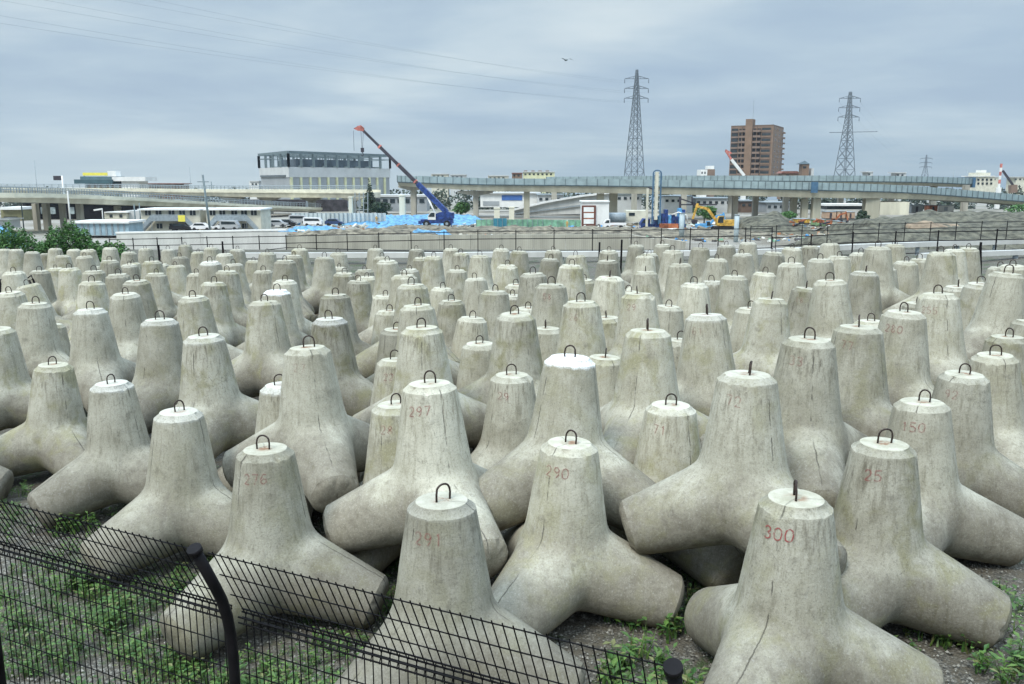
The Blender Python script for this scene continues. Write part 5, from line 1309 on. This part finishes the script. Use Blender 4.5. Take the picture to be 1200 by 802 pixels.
# dark steel gantry in front of dark tree
t = empty('steel_gantry', at(810, 262, 205), 0, 'black L-shaped steel gantry left of the yellow excavator', 'gantry')
mb = MB(); mb.bar(at(797, 231, 205), at(797, 256, 205), .45); mb.bar(at(797, 233, 205), at(818, 240, 205), .3); mb.bar(at(811, 231, 205), at(811, 240, 205), .3); mb.bar(at(797, 240, 205), at(840, 240, 205), .3)
mb.build('frame', M_BOOM, t)
# things on the bridge horizon
t = empty('white_cube_house', at(829, 206, 380), 0, 'white box shaped building on the horizon left of the apartment tower', 'building')
pbox('wall', M_WHITE, t, 820, 829, 199, 234, 380, 8); pbox('wall', M_BALC, t, 828, 838, 198.6, 234, 384, 8); pbox('roof_box', M_WHITE, t, 830, 837, 194.5, 198.5, 384, 6)
for k in range(2): pbox('window', M_GLASS, t, 822+k*3.4, 823.6+k*3.4, 201.5, 204, 379.9, .3)
t = empty('turret_house', at(943, 206, 420), 0, 'small brown turret house with a pyramid roof between tower and right pylon', 'building')
pbox('wall', M_BROWNL, t, 938, 948.5, 192.5, 234, 420, 5)
a = at(937, 192.5, 419.6); b = at(949.5, 192.5, 419.6); c_ = at(943, 188.5, 422.5); mb = MB()
q = [Vector((a.x, 419.6, a.z)), Vector((b.x, 419.6, a.z)), Vector((b.x, 425.4, a.z)), Vector((a.x, 425.4, a.z))]
for k in range(4): mb.face([q[k], q[(k+1) % 4], c_])
mb.face(q[::-1]); mb.build('roof', M_GIRD, t); pbox('window', M_GLASS, t, 941, 945, 195, 197.5, 419.8, .3); pbox('side_wing', M_WALLG, t, 948.6, 954, 197.5, 234, 421, 4)
t = empty('red_roof_house', at(928, 206, 430), 0, 'low house with a reddish roof right of the apartment tower', 'house')
pbox('wall', M_BROWNL, t, 916, 937, 203.5, 234, 430, 8); a = at(915, 203.4, 429.5); b = at(938, 203.4, 429.5); zc_ = at(0, 200.8, 434).z
MB().extr([(a.x, a.z), (b.x, a.z), (b.x-1.5, zc_), (a.x+1.5, zc_)], 429.5, 438).build('roof', M_ROOF, t)
pbox('window', M_GLASS, t, 921, 925, 205, 207, 429.9, .3)
# red and white crane jib in front of the tower
t = empty('jib_crane', at(868, 212, 330), 0, 'red tipped white crane jib before the left side of the apartment tower', 'crane')
p0 = at(872, 206, 330); p1 = at(857, 187, 330); p2 = at(850.5, 177, 330)
mb = MB().bar(p0, p1, 1.0, 1.0); mb.build('jib', M_WHITE, t); MB().bar(p1, p2, .7, .7).build('jib_tip', M_PINK, t); MB().bar(at(850, 176, 330), at(857, 180, 330), .6, .6).build('jib_head', M_PINK, t)
MB().bar(p0, p0-Vector((0, 0, 14)), 1.6).build('mast', M_WHITE, t)
# middle horizon houses
for i, (a, b, yt, m, l) in enumerate(((506, 525, 204.5, M_CREAM, 'pale flat house on the horizon above the cut-off bridge end'), (528, 546, 205.5, M_WALLG, 'grey flat house on the horizon right of the crane'), (572, 596, 206.5, M_CREAM, 'low cream house behind the middle of the bridge'), (600, 612, 203.5, M_BROWNL, 'brownish house left of the ochre long house'), (613, 650, 202, M_YEL, 'long ochre house with several roof boxes behind the bridge'), (1158, 1172, 208, M_CREAM, 'cream shed right of the white stepped house'), (1188, 1206, 208, M_CREAM, 'cream house at the right picture edge above the bridge'), (1016, 1023, 202, M_WALLG, 'small grey roof box right of the right pylon'), (1050, 1062, 203, M_WALLG, 'small pale roof left of the tiny pylon'))):
    Y = 470; t = empty('horizon_house', at((a+b)/2, 212, Y), 0, l, 'house'); pbox('wall', m, t, a, b, yt, 236, Y, 9); pbox('roof', M_ROOF if m in (M_BROWNL,) else M_WALLG, t, a-.5, b+.5, yt-.9, yt+.1, Y-.5, 10)
    for k in range(int((b-a)/5)): pbox('window', M_GLASS, t, a+1.5+k*5, a+3.8+k*5, yt+1.5, yt+3.3, Y-.2, .3)
    if i == 4:
        for k in range(4): pbox('roof_box', M_BROWNL, t, 614+k*8.5, 618+k*8.5, 200, 201.2, Y+1, 4)
# white stepped house
Y = 330; t = empty('stepped_house', at(1154, 220, Y), 0, 'white stepped house above the right end of the rear bridge', 'house')
pbox('wall', M_CREAM, t, 1143, 1166, 207, 234, Y, 9); pbox('upper_storey', M_CREAM, t, 1146, 1161, 202.5, 206.9, Y+1, 7); pbox('roof_box', M_WHITE, t, 1150, 1156, 199.5, 202.4, Y+2, 4)
for r_ in range(2):
    for k in range(4): pbox('window', M_GLASS, t, 1145.5+k*5, 1148+k*5, 209.5+r_*4.5, 212+r_*4.5, Y-.2, .3)
pbox('roof', M_WHITE, t, 1142.5, 1166.5, 206.2, 207.1, Y-.5, 10)
# crane at right edge
Y = 300; t = empty('tower_crane', at(1180, 222, Y), 0, 'red and white mast with a dark slanted boom at the right above the bridge', 'crane')
p = at(1173.5, 192, Y); g = -4
n = 6
for k in range(n):
    za = zof(220, Y)+(p.z-zof(220, Y))*k/n; zb_ = zof(220, Y)+(p.z-zof(220, Y))*(k+1)/n
    MB().box(p.x-.28, p.x+.28, Y-.28, Y+.28, za, zb_).build('mast_section', M_WHITE if k % 2 == 0 else M_PINK, t)
MB().box(p.x-.6, p.x+.6, Y-.6, Y+.6, g, zof(220, Y)-.003).build('mast_base', M_WHITE, t)
MB().bar(at(1175, 200, Y), at(1187, 217, Y), .6).build('boom', M_BOOM, t); MB().bar(at(1187, 217, Y), at(1187, 226, Y), 1.8, 2.2).build('machine_house', M_BALC, t)
# bits under the bridge at the right
t = empty('glass_kiosk', at(990, 250, 235), 0, 'long white roofed glazed shelter under the bridge right of the joint pier', 'shelter')
pbox('roof', M_WHITE, t, 967, 1015, 239, 241.5, 235, 6); pbox('window', M_GLASS, t, 969, 1012, 241.6, 245.5, 236, 4); pbox('wall', M_WCONC, t, 968, 1013, 245.6, 252, 235.5, 5)
for i, (a, b, yt, yb, Y, m, nm, l) in enumerate(((921, 929, 258, 264, 170, M_REDP, 'container', 'small red box at the left of the machinery row'), (933, 949, 257, 261.5, 172, M_EXC, 'container', 'yellow topped box in the machinery row'), (956, 968, 258, 265, 168, mat('pale_green_paint', (.22, .34, .17), .6, .1, 1), 'container', 'pale green box in the machinery row'), (982, 991, 260, 265, 166, M_CREAM, 'container', 'cream box at the right of the machinery row'),
   (968, 980, 248.5, 256, 195, mat('peach_render', (.42, .29, .20), .8, .1, 1), 'container', 'left peach coloured box below the glazed shelter'), (981, 991, 248, 256, 195, mat('peach_render', (.42, .29, .20)), 'container', 'middle peach coloured box below the glazed shelter'), (992, 1002, 249, 256, 195, mat('peach_render', (.42, .29, .20)), 'container', 'right peach coloured box below the glazed shelter'),
   (1068, 1082, 241, 249, 230, M_WALLB, 'container', 'bluish cabin right of the pale wall pier'), (1089, 1099, 241, 249, 232, M_ORG, 'container', 'round looking orange cabin under the right part of the bridge'), (1100, 1118, 241.5, 248, 234, M_WHITE, 'container', 'white cabin under the right part of the bridge'))):
    o = empty(nm, at((a+b)/2, yb, Y), 0, l, nm); bx = pbox('body', m, o, a, b, yt, yb, Y, 3); pbox('skid', M_BOOM, o, a+.3, b-.3, yb, yb+.8, Y+.1, 2.8); pbox('lid', M_STEEL, o, a-.2, b+.2, yt-.5, yt-.02, Y-.1, 3.2)
    w = (b-a); pbox('door', M_BOOM if m not in (M_WHITE, M_CREAM) else M_WALLB, bx, a+w*.35, a+w*.6, yt+1.2, yb-.5, Y-.06, .05)
# scrap steel beams among the machinery
rr = random.Random(12)
for k in range(14):
    x = rr.uniform(925, 1008); y = rr.uniform(257, 265); L = rr.uniform(3, 10)
    mb = MB().bar(at(x, y, 164), at(x+L, y+rr.uniform(-2.5, 2), 165), .35, .3)
    o = mb.build('steel_beam', M_ORG if k % 3 else M_BOOM); tag(o, 'rusty steel beam lying in the heap below the glazed shelter', 'beam', 'rusty steel beams lying in a heap')
# ---------------------------------------------------------------- poles
def pole(name, px, yt, Y, r_, lab, cat='pole', lean=0, m=None, head=None, zb=None):
    p = at(px, yt, Y); z = -4.2 if zb is None else zb
    t = empty(name, (p.x+lean, Y, z), 0, lab, cat)
    MB().tube([(p.x+lean, Y, z), (p.x, Y, p.z)], r_*1.25, 8, True, r_).build('shaft', m or M_STEEL, t)
    if head == 'lamp': MB().bar((p.x+.05, Y, p.z), (p.x-1.6, Y, p.z-.25), .35, .3).build('lamp_head', M_WHITE, t)
    if head == 'flag': MB().box(p.x-1.9, p.x-.1, Y-.06, Y+.06, p.z-1.0, p.z-.05).build('camera_box', M_BOOM, t)
    if head == 'arm': MB().bar((p.x-1., Y, p.z-1.2), (p.x+1., Y, p.z-1.2), .12).build('cross_arm', m or M_STEEL, t)
pole('mast_pole', 72.5, 206, 190, .17, 'white pole with a dark box at its head above the left ramp', m=M_WHITE, head='flag')
pole('utility_pole', 237.5, 205, 150, .17, 'dark slightly leaning utility pole between the two stair buildings', m=M_DKST, lean=.75, head='arm')
pole('utility_pole', 79, 224, 165, .14, 'thin pale pole in front of the left ramp', m=M_WCONC)
pole('utility_pole', 23.5, 226, 165, .10, 'thin dark pole at the far left before the ramp', m=M_DKST)
pole('light_pole', 119.5, 245, 170, .10, 'small pale lamp post beside the cream house', head='lamp', m=M_WCONC)
pole('utility_pole', 157, 240, 160, .12, 'dark thin pole left of the first stair building', m=M_DKST)
pole('utility_pole', 163, 238, 168, .10, 'second dark thin pole left of the first stair building', m=M_DKST)
pole('light_pole', 247.5, 213, 268, .14, 'short dark bracket lamp on the viaduct right of the leaning pole', m=M_DKST, head='arm')
pole('light_pole', 222, 196, 262, .07, 'hair thin pole left of the leaning utility pole')
pole('light_pole', 40, 188, 240, .07, 'hair thin pole at the far left above the ramp')
pole('light_pole', 1085, 205, 262, .06, 'hair thin pole on the rear bridge')
for i, px in enumerate((1118, 1134)): pole('light_pole', px, 199, 270, .10, ['short pole left of the rear bridge end', 'short pole at the rear bridge end'][i])
# lattice frames near x=400-430 behind pale hoarding
t = empty('scaffold_frame', at(420, 262, 225), 0, 'grey scaffold posts between the viaduct piers and the dark conifer', 'scaffold')
mb = MB()
for px in (416, 421, 426, 431): mb.bar(at(px, 226, 225), at(px, 252, 225), .22)
for py in (230, 238, 246): mb.bar(at(416, py, 225), at(431, py, 225), .14)
mb.build('frame', M_STEEL, t)
# workers
M_SKIN = mat('skin', (.40, .24, .17), .6, .05, 3); M_HVY = mat('ochre_workwear', (.50, .30, .10), .8, .15, 3); M_HELM = mat('white_helmet', (.7, .7, .66), .4, .05, 3)
def worker(px, yb, Y, m, lab, rz):
    p = at(px, yb, Y); t = empty('person', (p.x, Y, p.z), rz, lab, 'person')
    bm = bmesh.new(); V = {}
    J = {'pel': ((0, 0, .95), .16), 'ch': ((0, 0, 1.3), .19), 'nk': ((0, 0, 1.5), .07), 'hd': ((0, .01, 1.62), .10), 'ht': ((0, .01, 1.72), .09),
         'sl': ((-.2, 0, 1.43), .075), 'el': ((-.27, .05, 1.15), .055), 'wl': ((-.24, .2, .95), .04), 'sr': ((.2, 0, 1.43), .075), 'er': ((.28, .02, 1.15), .055), 'wr': ((.3, .12, .92), .04),
         'hl': ((-.1, 0, .9), .11), 'kl': ((-.13, .06, .5), .08), 'al': ((-.14, 0, .09), .055), 'fl': ((-.14, .16, .05), .045), 'hr': ((.1, 0, .9), .11), 'kr': ((.13, -.02, .5), .08), 'ar': ((.15, -.08, .09), .055), 'fr': ((.15, .08, .05), .045)}
    for k, (c, r_) in J.items(): V[k] = bm.verts.new(c)
    for a, b in (('pel', 'ch'), ('ch', 'nk'), ('nk', 'hd'), ('hd', 'ht'), ('ch', 'sl'), ('sl', 'el'), ('el', 'wl'), ('ch', 'sr'), ('sr', 'er'), ('er', 'wr'), ('pel', 'hl'), ('hl', 'kl'), ('kl', 'al'), ('al', 'fl'), ('pel', 'hr'), ('hr', 'kr'), ('kr', 'ar'), ('ar', 'fr')): bm.edges.new((V[a], V[b]))
    me = bpy.data.meshes.new('body'); bm.to_mesh(me); bm.free(); o = bpy.data.objects.new('body', me); COL.objects.link(o); o.parent = t
    md = o.modifiers.new('skin', 'SKIN')
    for i, (k, (c, r_)) in enumerate(J.items()):
        me.skin_vertices[0].data[i].radius = (r_, r_*.8)
    me.skin_vertices[0].data[0].use_root = True
    o.modifiers.new('sub', 'SUBSURF').levels = 1; o.modifiers['sub'].render_levels = 1; me.materials.append(m)
    hm = MB(); 
    hm.tube([(0, .01, 1.69), (0, .01, 1.74), (0, .01, 1.80)], .14, 10, True, .07); hm.build('helmet', M_HELM, t, rel=1)
try:
    worker(664.5, 268.5, 176, M_HVY, 'worker in ochre clothes standing left of the red framed hut', 2.6)
    worker(441.5, 263, 176, M_HVY, 'worker in ochre clothes standing by the blue tarpaulin left of the crane', .6)
except Exception as e: print('worker', e)
# bird
p = at(663.5, 71, 60); b_ = empty('bird', p, .4, 'tiny gliding bird in the open sky left of the taller pylon', 'bird')
MB().tube([(-.05, -.22, 0), (-.0, -.1, .0), (0, .1, .01), (0, .22, .02)], .05, 8, True, .03).build('body', M_DKST, b_, rel=1)
mb = MB()
for s_ in (-1, 1):
    mb.face([(0, .1, .02), (s_*.28, .16, .14), (s_*.28, -.0, .13), (0, -.08, .02)]); mb.face([(s_*.28, .16, .14), (s_*.62, -.04, .02), (s_*.28, 0, .13)])
mb.build('wing', M_DKST, b_, rel=1)
# loose black scrap on the far left pods
p = at(12, 316, 33); o = MB(); rr = random.Random(2)
for k in range(7):
    x = p.x-.9+rr.uniform(0, 1.4); o.tube([(x, 33+rr.uniform(-.3, .3), p.z-2.2), (x+rr.uniform(-.2, .2), 33, p.z-.5+rr.uniform(-.1, .1)), (x+.3, 33.1, p.z-.35+rr.uniform(-.1, .15)), (x+.4, 33.1, p.z-.7)], .032, 6)
tag(o.build('scrap_bars', M_BLK), 'tangle of bent black steel bars among the leftmost pods', 'scrap steel')

rb = MB(); rr = random.Random(31)
for _ in range(2600):
    px = rr.uniform(330, 1010) if rr.random() < .8 else rr.uniform(560, 860); Yr = rr.uniform(140, 200); x = ax(px, Yr)
    hit = -4.05
    s_ = rr.choice((.12, .2, .3, .5))*rr.uniform(.7, 1.4); cx_ = Vector((x, Yr, hit+s_*.3))
    q = Matrix.LocRotScale(cx_, __import__("mathutils").Euler((rr.uniform(-.5, .5), rr.uniform(-.5, .5), rr.uniform(0, 6))), Vector((s_*rr.uniform(.6, 3), s_*rr.uniform(.5, 1.4), s_*rr.uniform(.25, 1.1))))
    rb.box(-.5, .5, -.5, .5, -.5, .5, q)
def rub():
    m, nt, _, _ = newmat('mixed_site_debris'); g = NT(nt); out = g.n('ShaderNodeOutputMaterial'); b = g.n('ShaderNodeBsdfPrincipled'); g.l(b.outputs[0], out.inputs[0])
    geo = g.n('ShaderNodeNewGeometry'); cr = g.n('ShaderNodeValToRGB'); cr.color_ramp.interpolation = 'CONSTANT'
    e = cr.color_ramp.elements; e[0].position = 0; e[0].color = (.20, .17, .12, 1); e[1].position = .25; e[1].color = (.55, .55, .50, 1)
    for p_, c_ in ((.42, (.07, .065, .06)), (.58, (.30, .12, .05)), (.68, (.05, .22, .45)), (.8, (.33, .31, .25)), (.92, (.10, .22, .13))):
        k = e.new(p_); k.color = (*c_, 1)
    g.l(geo.outputs['Random Per Island'], cr.inputs[0]); g.l(cr.outputs[0], b.inputs['Base Color']); b.inputs['Roughness'].default_value = .85
    return m
tag(rb.build('site_rubble', rub()), kind='stuff')
# ---------------------------------------------------------------- air
hz_ = MB().box(-1400, 1400, -80, 1250, -45, 85).build('haze', None); tag(hz_, kind='stuff')
hm, nt, _, _ = newmat('air'); g = NT(nt); o_ = g.n('ShaderNodeOutputMaterial'); pv = g.n('ShaderNodeVolumePrincipled'); pv.inputs['Color'].default_value = (.80, .90, 1.0, 1); pv.inputs['Density'].default_value = HAZE; pv.inputs['Anisotropy'].default_value = .3
g.l(pv.outputs[0], o_.inputs['Volume']); hz_.data.materials.append(hm)
# ---------------------------------------------------------------- world and light
tb = MB(); rr = random.Random(77)
bl = []
for k in range(90):
    x = -260+k*5.6+rr.uniform(-2, 2); Yt = 400+rr.uniform(-15, 25); top_ = at(600, rr.uniform(219.5, 225), Yt).z; z_ = -9.5; bl.append((x, Yt, (z_+top_)/2, rr.uniform(4, 7), 4, (top_-z_)/2+.4))
for _ in range(15000):
    cx_, cy_, cz_, rx_, ry_, rz_ = bl[rr.randrange(90)]; v = Vector((rr.gauss(0, 1), rr.gauss(0, 1), rr.gauss(0, 1))).normalized()*rr.uniform(.5, 1.05)
    p = Vector((cx_+v.x*rx_, cy_+v.y*ry_, cz_+v.z*rz_)); a = Vector((rr.gauss(0, 1), rr.gauss(0, 1), rr.gauss(0, .6))).normalized()*rr.uniform(.6, 1.2); b = a.cross(Vector((rr.gauss(0, 1), rr.gauss(0, 1), rr.gauss(0, 1)))).normalized()*rr.uniform(.4, .7)
    tb.face([p-a, p+b, p+a, p-b])
tag(tb.build('distant_trees', leaf_material('distant_tree_leaves', (.03, .05, .035), (.06, .085, .05))), kind='stuff')
W = bpy.data.worlds.new('World'); SC.world = W; W.use_nodes = True; nt = W.node_tree; nt.nodes.clear(); g = NT(nt)
SUN_EL, SUN_AZ = R(52), R(-145)        # azimuth measured from +Y clockwise: behind and to the left
out = g.n('ShaderNodeOutputWorld'); mx = g.n('ShaderNodeMixShader'); b1 = g.n('ShaderNodeBackground'); b2 = g.n('ShaderNodeBackground')
sk = g.n('ShaderNodeTexSky'); sk.sky_type = 'NISHITA'; sk.sun_disc = False; sk.sun_elevation = SUN_EL; sk.sun_rotation = SUN_AZ; sk.air_density = 1.2; sk.dust_density = 2.5
g.l(sk.outputs[0], b1.inputs[0]); b1.inputs[1].default_value = .06
tc = g.n('ShaderNodeTexCoord'); D = tc.outputs['Generated']
sep = g.n('ShaderNodeSeparateXYZ'); g.l(D, sep.inputs[0]); x, y, z = sep.outputs
zp = g.math('MAXIMUM', z, 0.0); inv = g.math('DIVIDE', 1.0, g.math('ADD', zp, .085))
cmb = g.n('ShaderNodeCombineXYZ'); g.l(g.math('MULTIPLY', x, inv), cmb.inputs[0]); g.l(g.math('MULTIPLY', y, inv), cmb.inputs[1])
C0 = cmb.outputs[0]
n1 = g.noise(g.mapping(C0, (.36, .36, 1)), .9, 5, .50, .25); n2 = g.noise(g.mapping(C0, (.60, .66, 1)), 1.2, 7, .58, .3); n3 = g.noise(g.mapping(C0, (.20, .22, 1)), 1.3, 4, .55)
cl = g.math('ADD', g.math('MULTIPLY', n1, .72), g.math('MULTIPLY', n2, .28))
base = g.mix(g.ramp(cl, .36, .62), (.39, .505, .64), (.56, .685, .765))
base = g.mix(g.ramp(cl, .48, .68, 0, .6), base, (.86, .91, .90))
base = g.mix(g.ramp(n3, .48, .64, 0, .55), base, (.33, .45, .61))
hz = g.ramp(zp, .085, .0)
side = g.ramp(x, -.35, .35)
hcol = g.mix(side, (.58, .70, .75), (.34, .47, .58))
base = g.mix(g.math('MULTIPLY', hz, .72), base, hcol)
g.l(base, b2.inputs[0])
el = g.ramp(z, .24, .85, .60, 2.7)
g.l(el, b2.inputs[1])
mx.inputs[0].default_value = .90; g.l(b1.outputs[0], mx.inputs[1]); g.l(b2.outputs[0], mx.inputs[2]); g.l(mx.outputs[0], out.inputs[0])
sun = bpy.data.lights.new('sun', 'SUN'); sun.energy = 1.5; sun.angle = R(18); sun.color = (1, .95, .85)
so = bpy.data.objects.new('sun', sun); COL.objects.link(so)
dv = Vector((math.sin(SUN_AZ)*math.cos(SUN_EL), math.cos(SUN_AZ)*math.cos(SUN_EL), math.sin(SUN_EL)))
so.rotation_euler = dv.to_track_quat('Z', 'Y').to_euler(); so.location = dv*50
SC.view_settings.view_transform = 'Standard'; SC.view_settings.look = 'None'; SC.view_settings.exposure = .78; SC.view_settings.gamma = 1
SC.cycles.max_bounces = 6; SC.cycles.diffuse_bounces = 3; SC.cycles.glossy_bounces = 2; SC.cycles.transparent_max_bounces = 8
SC.cycles.use_denoising = True
